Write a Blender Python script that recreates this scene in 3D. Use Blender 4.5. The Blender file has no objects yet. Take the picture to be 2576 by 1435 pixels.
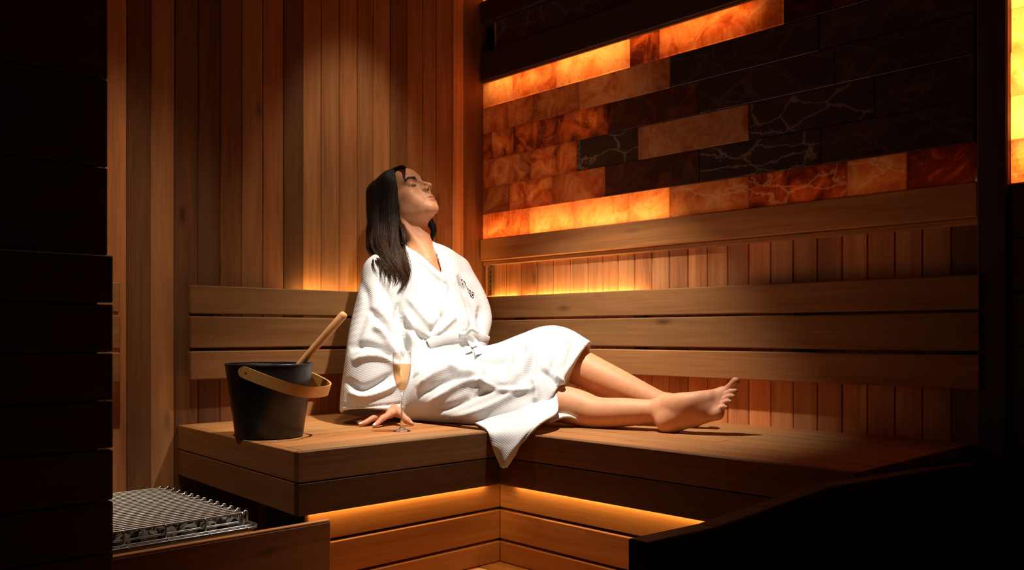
import bpy, bmesh, math, random
import numpy as np
from mathutils import Vector, Matrix
random.seed(7)
scn = bpy.context.scene
col = scn.collection
# ------------------------------------------------------------------ camera
F, CX, CY, YAW, D = 2189.0, 1288.0, 841.0, 0.765668, 3.3
fw = np.array([math.sin(YAW), math.cos(YAW), 0.0])
rt = np.array([math.cos(YAW), -math.sin(YAW), 0.0])
up = np.array([0, 0, 1.0])
ZC = 0.6217
CAM = -(D * fw + (1207 - CX) / F * D * rt) + ZC * up
def ray(px, py): return fw + (px - CX) / F * rt - (py - CY) / F * up
def P(px, py, d): return CAM + d * ray(px, py)
def onz(px, py, z):
    r = ray(px, py); return CAM + r * (z - CAM[2]) / r[2]
def ony(px, py, y):
    r = ray(px, py); return CAM + r * (y - CAM[1]) / r[1]
def onx(px, py, x):
    r = ray(px, py); return CAM + r * (x - CAM[0]) / r[0]
def zcor(y, d=D): return ZC - (y - CY) / F * d
cd = bpy.data.cameras.new('camera')
cd.sensor_width = 36.0
cd.lens = F / 2576 * 36
cd.shift_y = (CY - 717.5) / 2576
cd.clip_start = 0.02
cam = bpy.data.objects.new('camera', cd)
col.objects.link(cam)
cam.location = CAM
cam.rotation_euler = (math.pi / 2, 0, -YAW)
scn.camera = cam
# ------------------------------------------------------------------ light
scn.view_settings.view_transform = 'Standard'
scn.view_settings.look = 'None'
scn.view_settings.gamma = 1.0
scn.view_settings.use_curve_mapping = False
scn.view_settings.exposure = 0.0
w = bpy.data.worlds.new('world'); scn.world = w
w.use_nodes = True
w.node_tree.nodes['Background'].inputs[0].default_value = (1.0, 0.62, 0.35, 1)
w.node_tree.nodes['Background'].inputs[1].default_value = 0.004
def aim(o, tgt):
    o.rotation_euler = (Vector(tgt) - o.location).to_track_quat('-Z', 'Y').to_euler()
def spot(name, loc, tgt, power, angle, blend, color, radius=0.03):
    l = bpy.data.lights.new(name, 'SPOT'); l.energy = power; l.color = color
    l.spot_size = math.radians(angle); l.spot_blend = blend; l.shadow_soft_size = radius
    o = bpy.data.objects.new(name, l); col.objects.link(o); o.location = loc; aim(o, tgt); return o
def strip(name, loc, size_x, size_y, direction, power, color, along):
    """linear LED strip: area light, long side along `along`, shining towards `direction`"""
    l = bpy.data.lights.new(name, 'AREA'); l.shape = 'RECTANGLE'; l.size = size_x; l.size_y = size_y
    l.energy = power; l.color = color
    o = bpy.data.objects.new(name, l); col.objects.link(o); o.location = loc
    z = -Vector(direction).normalized(); x = Vector(along).normalized(); y = z.cross(x).normalized(); x = y.cross(z)
    o.rotation_euler = Matrix((x, y, z)).transposed().to_euler(); return o
V = lambda *a: np.array(a, float)
WARM = (1.0, 0.80, 0.60)
AMBER = (1.0, 0.58, 0.17)
ZB = ZC - 0.2608          # bench top
spot('ceiling_spot_key', (-0.62, -0.89, 1.80), (-0.51, -0.66, 0.42), 155, 72, 0.85, (1.0, 0.90, 0.80), 0.018)
spot('floor_spot_front', tuple(CAM + 0.35 * fw - 0.33 * rt + V(0, 0, 0.36)), tuple(P(985, 680, 2.8)), 33, 18.5, 0.85, (1.0, 0.84, 0.66), 0.02)
spot('ceiling_spot_scallop', (-0.58, -0.46, 2.20), (-0.56, -0.02, 0.62), 34, 46, 0.9, (1.0, 0.84, 0.62), 0.03)
spot('ceiling_spot_wall', (-1.62, -0.80, 2.20), (-1.45, -0.20, 0.30), 56, 58, 1.0, WARM, 0.02)
strip('led_behind_backrest_a', (-0.42, -0.030, zcor(748) - 0.012), 0.75, 0.012, (0, 0.25, 1), 0.9, AMBER, (1, 0, 0))
strip('led_behind_backrest_b', (0.0165, -0.40, zcor(748) - 0.012), 0.75, 0.012, (0.25, 0, 1), 0.8, AMBER, (0, 1, 0))
ZUL = zcor(1220, 2.33) + 0.002
strip('led_under_bench_a', (-0.90, -0.729, ZUL), 0.55, 0.006, (0, 0.10, -1), 0.46, AMBER, (1, 0, 0))
strip('led_under_bench_b', (-0.579, -1.13, ZUL), 0.68, 0.006, (0.10, 0, -1), 0.55, AMBER, (0, 1, 0))
ZS0, ZS1 = zcor(603), zcor(208)
strip('led_salt_low', (0.072, -0.42, ZS0 + 0.010), 0.95, 0.02, (-1, 0, 0.45), 1.5, (1, .62, .25), (0, 1, 0))
strip('led_salt_low_end', (0.085, -1.35, ZS0 + 0.012), 0.80, 0.02, (-1, 0, 0.45), 0.20, (1, .5, .17), (0, 1, 0))
strip('led_salt_high', (0.072, -0.60, ZS1 - 0.010), 1.1, 0.02, (-1, 0, -0.45), 1.5, (1, .62, .25), (0, 1, 0))
strip('salt_mid_fill', (0.125, -0.36, (ZS0 + ZS1) / 2), 0.75, 0.34, (-1, 0, 0), 0.95, (1, .68, .38), (0, 1, 0))  # unseen fill panel added behind the bricks to brighten the middle rows
strip('led_salt_side', (0.085, onx(2541, 400, 0.012)[1] - 0.035, 1.02), 0.95, 0.03, (-1, 0, 0), 4.0, (1, .66, .28), (0, 0, 1))
# ------------------------------------------------------------------ materials
def nmat(name):
    m = bpy.data.materials.new(name); m.use_nodes = True
    nt = m.node_tree
    for n in list(nt.nodes): nt.nodes.remove(n)
    out = nt.nodes.new('ShaderNodeOutputMaterial')
    return m, nt, out
def N(nt, t, **kw):
    n = nt.nodes.new(t)
    for k, v in kw.items():
        if k in ('operation', 'blend_type', 'data_type', 'attribute_name', 'attribute_type', 'noise_dimensions', 'feature', 'distance', 'wave_type', 'bands_direction', 'interpolation_type', 'vector_type'):
            setattr(n, k, v)
        else: n.inputs[k].default_value = v
    return n
def L(nt, a, b): nt.links.new(a, b)
def ramp(nt, stops):
    n = nt.nodes.new('ShaderNodeValToRGB'); e = n.color_ramp.elements
    while len(e) < len(stops): e.new(0.5)
    for el, (p, c) in zip(e, stops): el.position = p; el.color = (*c, 1) if len(c) == 3 else c
    return n
def mixc(nt, a, b, fac, mode='MIX'):
    n = nt.nodes.new('ShaderNodeMix'); n.data_type = 'RGBA'; n.blend_type = mode
    for s, v in ((n.inputs[6], a), (n.inputs[7], b), (n.inputs[0], fac)):
        if hasattr(v, 'is_linked'): nt.links.new(v, s)
        else: s.default_value = v if not isinstance(v, tuple) else ((*v, 1) if len(v) == 3 else v)
    return n.outputs[2]
def vmath(nt, op, a, b):
    n = nt.nodes.new('ShaderNodeVectorMath'); n.operation = op
    for s, v in ((n.inputs[0], a), (n.inputs[1], b)):
        if hasattr(v, 'is_linked'): nt.links.new(v, s)
        else: s.default_value = v
    return n.outputs[0]
def fmath(nt, op, a, b=0.0, clamp=False):
    n = nt.nodes.new('ShaderNodeMath'); n.operation = op; n.use_clamp = clamp
    for s, v in ((n.inputs[0], a), (n.inputs[1], b)):
        if hasattr(v, 'is_linked'): nt.links.new(v, s)
        else: s.default_value = v
    return n.outputs[0]
def wood(name, axis, dark, light, rough=0.5, var=0.35, knots=True, spec=0.35, red=(1.09, 0.90, 0.78)):
    m, nt, out = nmat(name)
    tc = N(nt, 'ShaderNodeTexCoord'); oi = N(nt, 'ShaderNodeObjectInfo')
    off = vmath(nt, 'SCALE', (7.3, 3.1, 5.7), (0, 0, 0)); L(nt, oi.outputs['Random'], off.node.inputs[3])
    off.node.inputs[0].default_value = (37.3, 23.1, 45.7)
    co = vmath(nt, 'ADD', tc.outputs['Object'], off)
    s = [26.0, 26.0, 26.0]; s[axis] = 0.9
    fine = N(nt, 'ShaderNodeTexNoise', Scale=5.0, Detail=6.0, Roughness=0.62); L(nt, vmath(nt, 'MULTIPLY', co, tuple(s)), fine.inputs['Vector'])
    s2 = [7.0, 7.0, 7.0]; s2[axis] = 0.55
    broad = N(nt, 'ShaderNodeTexNoise', Scale=2.2, Detail=3.0, Distortion=0.8); L(nt, vmath(nt, 'MULTIPLY', co, tuple(s2)), broad.inputs['Vector'])
    s4 = [16.0, 16.0, 16.0]; s4[axis] = 0.7
    wv = N(nt, 'ShaderNodeTexNoise', Scale=3.0, Detail=1.0, Distortion=1.5); L(nt, vmath(nt, 'MULTIPLY', co, tuple(s4)), wv.inputs['Vector'])
    f = fmath(nt, 'ADD', fmath(nt, 'MULTIPLY', fine.outputs['Fac'], 0.28), fmath(nt, 'ADD', fmath(nt, 'MULTIPLY', broad.outputs['Fac'], 0.52), fmath(nt, 'MULTIPLY', wv.outputs['Fac'], 0.20)))
    cr = ramp(nt, [(0.30, dark), (0.52, tuple((a + b) / 2 for a, b in zip(dark, light))), (0.74, light)]); L(nt, f, cr.inputs[0])
    c = cr.outputs[0]
    # hue drift between boards
    rr = fmath(nt, 'FRACT', fmath(nt, 'MULTIPLY', oi.outputs['Random'], 17.31))
    c = mixc(nt, c, mixc(nt, c, red, 1.0, 'MULTIPLY'), rr)
    # tone: own value per board (obj["tone"]) plus a little random
    at = N(nt, 'ShaderNodeAttribute', attribute_name='tone', attribute_type='OBJECT')
    rnd = fmath(nt, 'MULTIPLY', fmath(nt, 'SUBTRACT', oi.outputs['Random'], 0.5), var)
    tone = fmath(nt, 'ADD', fmath(nt, 'ADD', at.outputs['Fac'], 1.0), rnd)
    tv = N(nt, 'ShaderNodeCombineXYZ'); [L(nt, tone, tv.inputs[i]) for i in range(3)]
    c = mixc(nt, c, tv.outputs[0], 1.0, 'MULTIPLY')
    if knots:
        s3 = [9.0, 9.0, 9.0]; s3[axis] = 3.0
        vo = N(nt, 'ShaderNodeTexVoronoi', Scale=1.0); L(nt, vmath(nt, 'MULTIPLY', co, tuple(s3)), vo.inputs['Vector'])
        kn = ramp(nt, [(0.03, (0.25,) * 3), (0.09, (0.75,) * 3), (0.14, (1,) * 3)]); L(nt, vo.outputs['Distance'], kn.inputs[0])
        c = mixc(nt, c, kn.outputs[0], 0.85, 'MULTIPLY')
    b = N(nt, 'ShaderNodeBsdfPrincipled'); L(nt, c, b.inputs['Base Color'])
    b.inputs['Roughness'].default_value = rough; b.inputs['Specular IOR Level'].default_value = spec
    bp = N(nt, 'ShaderNodeBump', Strength=0.12, Distance=0.002); L(nt, fine.outputs['Fac'], bp.inputs['Height']); L(nt, bp.outputs[0], b.inputs['Normal'])
    L(nt, b.outputs[0], out.inputs[0]); return m
CED_D, CED_L = (0.22, 0.082, 0.026), (0.56, 0.265, 0.100)
BEN_D, BEN_L = (0.27, 0.116, 0.037), (0.54, 0.275, 0.100)
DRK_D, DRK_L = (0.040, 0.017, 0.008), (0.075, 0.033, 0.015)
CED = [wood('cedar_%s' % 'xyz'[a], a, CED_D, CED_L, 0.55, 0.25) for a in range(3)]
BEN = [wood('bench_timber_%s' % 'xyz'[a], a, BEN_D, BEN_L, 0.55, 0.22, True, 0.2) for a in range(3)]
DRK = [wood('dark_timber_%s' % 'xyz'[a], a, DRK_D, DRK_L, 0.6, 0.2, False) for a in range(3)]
def simple(name, colr, rough=0.5, metal=0.0, spec=0.5, noise=0.0, nscale=40.0):
    m, nt, out = nmat(name)
    b = N(nt, 'ShaderNodeBsdfPrincipled'); b.inputs['Roughness'].default_value = rough; b.inputs['Metallic'].default_value = metal
    b.inputs['Specular IOR Level'].default_value = spec
    tc = N(nt, 'ShaderNodeTexCoord'); nz = N(nt, 'ShaderNodeTexNoise', Scale=nscale, Detail=4.0); L(nt, tc.outputs['Object'], nz.inputs['Vector'])
    lo = tuple(x * (1 - noise) for x in colr); hi = tuple(min(1, x * (1 + noise)) for x in colr)
    cr = ramp(nt, [(0.3, lo), (0.7, hi)]); L(nt, nz.outputs['Fac'], cr.inputs[0]); L(nt, cr.outputs[0], b.inputs['Base Color'])
    L(nt, b.outputs[0], out.inputs[0]); return m
def salt_mat():
    m, nt, out = nmat('salt_block')
    tc = N(nt, 'ShaderNodeTexCoord'); oi = N(nt, 'ShaderNodeObjectInfo')
    off = vmath(nt, 'SCALE', (51.0, 37.0, 29.0), (0, 0, 0)); L(nt, oi.outputs['Random'], off.node.inputs[3])
    co = vmath(nt, 'ADD', tc.outputs['Object'], off)
    A = lambda n: N(nt, 'ShaderNodeAttribute', attribute_name=n, attribute_type='OBJECT')
    hue, thin, vein = A('hue'), A('thin'), A('vein')
    cl = N(nt, 'ShaderNodeTexNoise', Scale=11.0, Detail=5.0, Roughness=0.6, Distortion=1.2); L(nt, co, cl.inputs['Vector'])
    c1 = ramp(nt, [(0.30, (0.12, 0.018, 0.006)), (0.45, (0.52, 0.11, 0.028)), (0.60, (0.80, 0.30, 0.10)), (0.75, (0.90, 0.50, 0.22))])
    shifted = fmath(nt, 'ADD', fmath(nt, 'MULTIPLY', cl.outputs['Fac'], 0.75), fmath(nt, 'MULTIPLY', fmath(nt, 'SUBTRACT', hue.outputs['Fac'], 0.32), 0.5))
    L(nt, shifted, c1.inputs[0])
    # fine speckle
    sp = N(nt, 'ShaderNodeTexNoise', Scale=70.0, Detail=3.0); L(nt, co, sp.inputs['Vector'])
    spr = ramp(nt, [(0.30, (0.55,) * 3), (0.42, (1,) * 3)]); L(nt, sp.outputs['Fac'], spr.inputs[0])
    c = mixc(nt, c1.outputs[0], spr.outputs[0], 0.55, 'MULTIPLY')
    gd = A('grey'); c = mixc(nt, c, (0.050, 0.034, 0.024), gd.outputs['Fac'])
    # crystalline veins
    wn = N(nt, 'ShaderNodeTexNoise', Scale=9.0, Detail=6.0, Roughness=0.65); L(nt, co, wn.inputs['Vector'])
    mp = N(nt, 'ShaderNodeMapping'); mp.inputs['Rotation'].default_value = (0.9, 0, 0); mp.inputs['Scale'].default_value = (6, 7, 16); L(nt, co, mp.inputs['Vector'])
    vo = N(nt, 'ShaderNodeTexVoronoi', feature='DISTANCE_TO_EDGE', Scale=1.0)
    L(nt, vmath(nt, 'ADD', mp.outputs[0], vmath(nt, 'SCALE', wn.outputs['Color'], (0, 0, 0))), vo.inputs['Vector'])
    for n in nt.nodes:
        if n.bl_idname == 'ShaderNodeVectorMath' and n.operation == 'SCALE' and n.inputs[0].is_linked: n.inputs[3].default_value = 1.1
    vr = ramp(nt, [(0.0, (1,) * 3), (0.02, (0.55,) * 3), (0.05, (0,) * 3)]); L(nt, vo.outputs['Distance'], vr.inputs[0])
    vf = fmath(nt, 'MULTIPLY', vr.outputs[0], vein.outputs['Fac'])
    c = mixc(nt, c, (0.75, 0.52, 0.36), vf)
    d = N(nt, 'ShaderNodeBsdfPrincipled'); L(nt, mixc(nt, c, (0.9, 0.9, 0.9), 1.0, 'MULTIPLY'), d.inputs['Base Color'])
    d.inputs['Roughness'].default_value = 0.3; d.inputs['Specular IOR Level'].default_value = 0.5
    t = N(nt, 'ShaderNodeBsdfTranslucent')
    sat = mixc(nt, c, (1.15, 0.84, 0.60), 1.0, 'MULTIPLY'); L(nt, sat, t.inputs['Color'])
    bp = N(nt, 'ShaderNodeBump', Strength=0.35, Distance=0.003); L(nt, cl.outputs['Fac'], bp.inputs['Height']); L(nt, bp.outputs[0], d.inputs['Normal'])
    mx = N(nt, 'ShaderNodeMixShader'); L(nt, thin.outputs['Fac'], mx.inputs[0]); L(nt, d.outputs[0], mx.inputs[1]); L(nt, t.outputs[0], mx.inputs[2])
    L(nt, mx.outputs[0], out.inputs[0]); return m
SALT = salt_mat()
BLACK = simple('backing_black', (0.012, 0.008, 0.006), 0.9)
STEEL = simple('stainless_steel', (0.52, 0.50, 0.47), 0.36, 1.0)
STONE = simple('sauna_stone', (0.26, 0.24, 0.22), 0.85, 0, 0.3, 0.5, 60)
# ------------------------------------------------------------------ mesh helpers
def mesh_obj(name, me, mat, parent=None, loc=None, **props):
    o = bpy.data.objects.new(name, me); col.objects.link(o)
    if mat is not None and not me.materials: me.materials.append(mat)
    if loc is not None: o.location = loc
    if parent is not None:
        o.parent = parent
        if loc is not None: o.location = Vector(loc) - wloc(parent)
    for k, v in props.items(): o[k] = v
    return o
def wloc(o):
    v = Vector(o.location)
    while o.parent is not None: o = o.parent; v = v + Vector(o.location)
    return v
def bm_obj(name, bm, mat, parent=None, loc=(0, 0, 0), smooth=False, **props):
    me = bpy.data.meshes.new(name); bm.to_mesh(me); bm.free()
    if smooth:
        for p in me.polygons: p.use_smooth = True
    return mesh_obj(name, me, mat, parent, loc, **props)
def hexa(name, quad, z0, z1, mat, parent=None, bev=0.002, ztop=None, **props):
    """board with a four-cornered plan; ztop = optional four top heights"""
    cx = sum(q[0] for q in quad) / 4; cy = sum(q[1] for q in quad) / 4; cz = (z0 + z1) / 2
    bm = bmesh.new()
    lo = [bm.verts.new((q[0] - cx, q[1] - cy, z0 - cz)) for q in quad]
    hi = [bm.verts.new((q[0] - cx, q[1] - cy, (ztop[i] if ztop else z1) - cz)) for i, q in enumerate(quad)]
    bm.faces.new(lo[::-1]); bm.faces.new(hi)
    for i in range(4): bm.faces.new((lo[i], lo[(i + 1) % 4], hi[(i + 1) % 4], hi[i]))
    bmesh.ops.recalc_face_normals(bm, faces=bm.faces)
    if bev: bmesh.ops.bevel(bm, geom=bm.edges[:], offset=bev, segments=1, affect='EDGES', clamp_overlap=True)
    return bm_obj(name, bm, mat, parent, (cx, cy, cz), **props)
def box(name, x, y, z, mat, parent=None, bev=0.002, **props):
    x, y, z = sorted(x), sorted(y), sorted(z)
    return hexa(name, [(x[0], y[0]), (x[1], y[0]), (x[1], y[1]), (x[0], y[1])], z[0], z[1], mat, parent, bev, **props)
def empty(name, loc, **props):
    o = bpy.data.objects.new(name, None); col.objects.link(o); o.location = loc; o.empty_display_size = 0.05
    for k, v in props.items(): o[k] = v
    return o
def tag(o, label, cat, group=None):
    o['label'] = label; o['category'] = cat
    if group: o['group'] = group
    return o
def struct(o):
    o['kind'] = 'structure'; return o
def tube_bm(bm, pts, rad, seg=8, caps=True, closed=False):
    pts = [Vector(p) for p in pts]; n = len(pts)
    rads = rad if hasattr(rad, '__len__') else [rad] * n
    prev = None; rings = []
    for i, p in enumerate(pts):
        if closed: t = pts[(i + 1) % n] - pts[i - 1]
        else: t = pts[min(i + 1, n - 1)] - pts[max(i - 1, 0)]
        t.normalize()
        if prev is None:
            a = Vector((0, 0, 1)) if abs(t.z) < 0.9 else Vector((1, 0, 0)); nrm = t.cross(a).normalized()
        else: nrm = (prev - t * prev.dot(t)).normalized()
        prev = nrm; b = t.cross(nrm)
        rings.append([bm.verts.new(p + (nrm * math.cos(2 * math.pi * k / seg) + b * math.sin(2 * math.pi * k / seg)) * rads[i]) for k in range(seg)])
    for i in range(n if closed else n - 1):
        A, B = rings[i], rings[(i + 1) % n]
        for k in range(seg): bm.faces.new((A[k], A[(k + 1) % seg], B[(k + 1) % seg], B[k]))
    if caps and not closed: bm.faces.new(rings[0][::-1]); bm.faces.new(rings[-1])
    return bm
def lathe_bm(profile, seg=48, axis_loc=(0, 0, 0)):
    bm = bmesh.new(); rings = []
    for r, z in profile:
        if r < 1e-6: rings.append([bm.verts.new((0, 0, z))])
        else: rings.append([bm.verts.new((r * math.cos(2 * math.pi * k / seg), r * math.sin(2 * math.pi * k / seg), z)) for k in range(seg)])
    for a, b in zip(rings, rings[1:]):
        for k in range(seg):
            k2 = (k + 1) % seg
            if len(a) == 1 and len(b) == 1: continue
            if len(a) == 1: bm.faces.new((a[0], b[k2], b[k]))
            elif len(b) == 1: bm.faces.new((a[k], a[k2], b[0]))
            else: bm.faces.new((a[k], a[k2], b[k2], b[k]))
    return bm
# ------------------------------------------------------------------ setting
ZTOP = 2.45
YW, XW = 0.0, 0.027             # faces of the planked walls
floor = struct(box('floor', (-3.2, XW + 0.14), (-3.2, 0.14), (-0.06, -0.012), BLACK, None, 0))
for i in range(31):
    x = -3.15 + i * 0.1
    box('floor_board', (x, x + 0.095), (-3.15, 0.0), (-0.012, 0.0), BEN[1], floor)
box('ceiling', (-3.2, XW + 0.14), (-3.2, 0.14), (ZTOP, ZTOP + 0.05), CED[0], None, 0)['kind'] = 'structure'
# left wall: vertical cedar planks, widths and tones as photographed
wl = struct(box('wall_left', (-3.2, XW + 0.14), (YW + 0.017, 0.14), (0, ZTOP), BLACK, None, 0))
JX = [265, 319, 379, 439, 498, 553.6, 608, 661, 713, 762, 808, 854, 899.5, 939, 981.6, 1024, 1064, 1097, 1138, 1164, 1225]
TN = [.55, -.50, .12, -.60, -.42, -.34, .0, .05, -.6, .38, .12, .28, .16, .32, -.25, -.1, .15, 0.0, 1.2, -.12]
xs = [ony(x, 500, YW)[0] for x in JX]
for a, b, t in zip(xs, xs[1:], TN):
    pr = 0.006 if t == 1.2 else 0.0
    box('plank', (a + .0006, b - .0006), (YW - pr, YW + 0.016), (0, ZTOP), CED[2], wl, 0.0022, tone=t)
x = xs[0]
for i in range(26):
    box('plank', (x - 0.068, x - .0012), (YW, YW + 0.016), (0, ZTOP), CED[2], wl, 0.0022, tone=random.uniform(-.4, .2)); x -= 0.0685
# right wall: planks between bench and salt panel
wr = struct(box('wall_right', (XW + 0.10, XW + 0.14), (-3.2, 0.017), (0, ZTOP), BLACK, None, 0))
box('backing_board', (XW + 0.013, XW + 0.03), (-3.2, 0.0), (0.0, zcor(600)), BLACK, wr, 0)
JR = [100, 172, 240, 315, 390, 468, 550, 620, 690, 768, 847, 928, 1015, 1105, 1200, 1298, 1400, 1505, 1617, 1733, 1850, 1977, 2105, 2240]
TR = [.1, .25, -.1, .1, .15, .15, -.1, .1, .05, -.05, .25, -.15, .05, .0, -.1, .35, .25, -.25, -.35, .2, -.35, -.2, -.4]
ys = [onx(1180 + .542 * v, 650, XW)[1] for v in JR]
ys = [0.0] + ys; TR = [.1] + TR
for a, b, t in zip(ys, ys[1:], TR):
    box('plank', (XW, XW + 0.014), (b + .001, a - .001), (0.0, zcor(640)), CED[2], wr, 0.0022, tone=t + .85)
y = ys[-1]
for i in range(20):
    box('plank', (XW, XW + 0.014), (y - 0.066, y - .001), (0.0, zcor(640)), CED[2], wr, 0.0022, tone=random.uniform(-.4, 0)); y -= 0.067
YE = onx(2452, 400, 0.012)[1]      # right end of first salt panel
YP = onx(2541, 400, 0.012)[1]
XF = 0.004
# ledge under the salt, its lip, the beams above, the post
t1 = struct(box('trim_1', (XF - 0.004, XW + 0.10), (YE - 0.01, -0.001), (zcor(658), zcor(603)), BEN[1], None, 0.003, tone=.3))
box('ledge_lip', (XF + 0.010, XW + 0.02), (YE - 0.01, -0.001), (zcor(669), zcor(658) - .0005), BEN[1], t1, 0.003, tone=0.4)
t2 = struct(box('trim_2', (XF - 0.004, XW + 0.10), (YE - 0.01, -0.001), (zcor(206), zcor(135)), DRK[1], None, 0.003))
box('beam_lip', (XF + 0.006, XW + 0.02), (YE - 0.01, -0.001), (zcor(211), zcor(206) - .0003), BEN[1], t2, 0.0015)
struct(box('trim_3', (XF - 0.004, XW + 0.10), (YE - 0.01, -0.001), (zcor(62), zcor(6)), DRK[1], None, 0.003))
struct(box('trim_4', (XF - 0.012, XW + 0.10), (YP, YE - 0.0105), (0.0, ZTOP), DRK[2], None, 0.004))
struct(box('trim_5', (XF + 0.012, XF + 0.03), (onx(1254, 100, .02)[1], onx(1245, 100, .02)[1]), (zcor(134), zcor(63)), BEN[2], None, 0.002, tone=.3))
# ------------------------------------------------------------------ salt panels
def brick(parent, y0, y1, z0, z1, hue, thin, vein=0.0, grey=0.0, dx=0.0):
    """salt brick, open at the back where the light strip sits"""
    x0, x1 = 0.014 + dx, XW + 0.035
    cy, cz = (y0 + y1) / 2, (z0 + z1) / 2
    bm = bmesh.new(); bmesh.ops.create_cube(bm, size=1.0)
    bmesh.ops.scale(bm, vec=(x1 - x0, abs(y1 - y0) - 0.0012, (z1 - z0) - 0.0012), verts=bm.verts)
    f = [q for q in bm.faces if q.normal.x > 0.9]; 
    fr = [e for e in bm.edges if all(v.co.x < 0 for v in e.verts)]
    bmesh.ops.delete(bm, geom=f, context='FACES_ONLY')
    bmesh.ops.bevel(bm, geom=fr, offset=0.0016, segments=1, affect='EDGES')
    return bm_obj('brick', bm, SALT, parent, ((x0 + x1) / 2, cy, cz), hue=hue, thin=thin, vein=vein, grey=grey)
ROWS = [208.5, 271, 336.5, 403, 473, 540, 603]
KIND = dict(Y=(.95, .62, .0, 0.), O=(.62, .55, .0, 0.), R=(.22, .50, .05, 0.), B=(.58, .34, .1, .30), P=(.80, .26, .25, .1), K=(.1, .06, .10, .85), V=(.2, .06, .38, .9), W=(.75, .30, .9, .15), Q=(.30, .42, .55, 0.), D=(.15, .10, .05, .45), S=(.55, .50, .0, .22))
SALTROWS = [
 [(1216, 'Y'), (1289, 'O'), (1400, 'Y'), (1583, 'R'), (1658, 'O'), (1970, 'R'), (2452, '')],
 [(1216, 'S'), (1339, 'B'), (1455, 'P'), (1685, 'K'), (2060, 'K'), (2452, '')],
 [(1216, 'R'), (1236, 'S'), (1290, 'R'), (1399, 'R'), (1528, 'D'), (1758, 'K'), (2100, 'K'), (2452, '')],
 [(1216, 'B'), (1334, 'S'), (1450, 'V'), (1604, 'P'), (1884, 'V'), (2200, 'K'), (2452, '')],
 [(1216, 'B'), (1280, 'O'), (1389, 'S'), (1522, 'D'), (1760, 'V'), (2066, 'K'), (2452, '')],
 [(1216, 'Y'), (1226, 'O'), (1331, 'Y'), (1445, 'Y'), (1584, 'Y'), (1682, 'W'), (1882, 'Q'), (2131, 'W'), (2280, 'R'), (2452, '')]]
sp1 = tag(empty('salt_panel', (0.04, -0.8, ZS0)), 'long backlit pink salt brick panel between the dark beam and the wooden ledge', 'salt panel')
for r, row in enumerate(SALTROWS):
    zt, zb = zcor(ROWS[r]), zcor(ROWS[r + 1])
    for (xa, k), (xb, _) in zip(row, row[1:]):
        ya, yb = onx(xa, 400, .014)[1], onx(xb, 400, .014)[1]
        if xa == 1216: ya = -0.001
        hu, th, ve, gr = KIND[k]
        brick(sp1, yb, ya, zb, zt, hu + random.uniform(-.06, .06), th, ve, gr, random.uniform(-.002, .002))
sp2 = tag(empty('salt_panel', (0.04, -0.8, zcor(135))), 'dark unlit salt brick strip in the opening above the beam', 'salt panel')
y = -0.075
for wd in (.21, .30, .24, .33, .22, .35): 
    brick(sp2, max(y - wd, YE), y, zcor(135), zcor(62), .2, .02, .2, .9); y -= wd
sp3 = tag(empty('salt_panel', (0.04, -0.8, zcor(6))), 'salt brick strip above the topmost beam at the upper frame edge', 'salt panel')
y = -0.001
for wd, k in zip((.26, .30, .24, .33, .28, .40), 'YORKKK'):
    hu, th, ve, gr = KIND[k]
    brick(sp3, max(y - wd, YE), y, zcor(6), zcor(-60), hu, th, ve, gr)
    brick(sp3, max(y - wd, YE), y, zcor(-60), zcor(-130), hu, th * .5, ve, gr)
    y -= wd
strip('led_salt_upper', (0.105, -0.15, zcor(4)), 0.35, 0.02, (-1, 0, 0.45), 0.6, (1, .62, .25), (0, 1, 0))
struct(box('trim_6', (XF - 0.004, XW + 0.10), (YE - 0.01, -0.001), (zcor(-131), zcor(-220)), DRK[1], None, 0.003))
sp4 = tag(empty('salt_panel', (0.04, -2.1, ZS0)), 'glowing salt brick panel beyond the dark post at the right edge', 'salt panel')
zz = ZS0 - 0.012
for r in range(10):
    y = YP - 0.001
    for wd in ((.19, .25, .21), (.12, .23, .26), (.24, .2, .2))[r % 3]:
        k = random.choice('YYOYO')
        hu, th, ve, gr = KIND[k]
        if r == 0: hu, th = .25, .6
        brick(sp4, y - wd, y, zz, zz + .1, min(1.1, hu + .25), min(.88, th + .25), ve + .2, gr, random.uniform(-.004, .004)); y -= wd
    zz += .1
for i in range(7):
    z = ZS0 - 0.014 - i * 0.125
    struct(box('trim_%d' % (7 + i), (XF - 0.004, XW), (-3.2, YP - 0.001), (max(z - .123, 0), z), DRK[1], None, 0.003))
# ------------------------------------------------------------------ backrests
SL = [(zcor(803), zcor(748)), (zcor(872) + .005, zcor(807)), (zcor(929) - .002, zcor(878))]
SL = [(ZC + .058, ZC + .139), (ZC - .040, ZC + .051), (ZC - .130, ZC - .049)]
def backrest_x(name, x0, x1, label, tones):
    t = tag(empty(name, (x1, -0.02, ZB)), label, 'backrest', 'slatted backrests')
    for (a, b), tn in zip(SL, tones): box('slat', (x0, x1), (-0.058, -0.034), (a, b), BEN[0], t, 0.003, tone=tn)
    for xx in (x0 + .06, (x0 + x1) / 2, x1 - .08): box('batten', (xx - .02, xx + .02), (-0.034, -0.001), (SL[2][0] + .01, SL[0][1] - .01), DRK[2], t, 0.001)
    return t
xL = ony(479, 800, -.058)[0]
backrest_x('backrest', xL, -0.06, 'three-slat wooden backrest on the plank wall behind the black bucket', (-.5, -.42, -.38))
backrest_x('backrest', -2.0, ony(303, 800, -.058)[0], 'short piece of slatted backrest beside the dark screen', (.0, .0, .0))
t = tag(empty('backrest', (0, -1, ZB)), 'long three-slat wooden backrest under the salt wall behind her legs', 'backrest', 'slatted backrests')
for (a, b), tn in zip(SL, (-.28, -.15, -.12)): box('slat', (-0.016, 0.008), (-1.76, -0.035), (a, b), BEN[1], t, 0.003, tone=tn)
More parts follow.
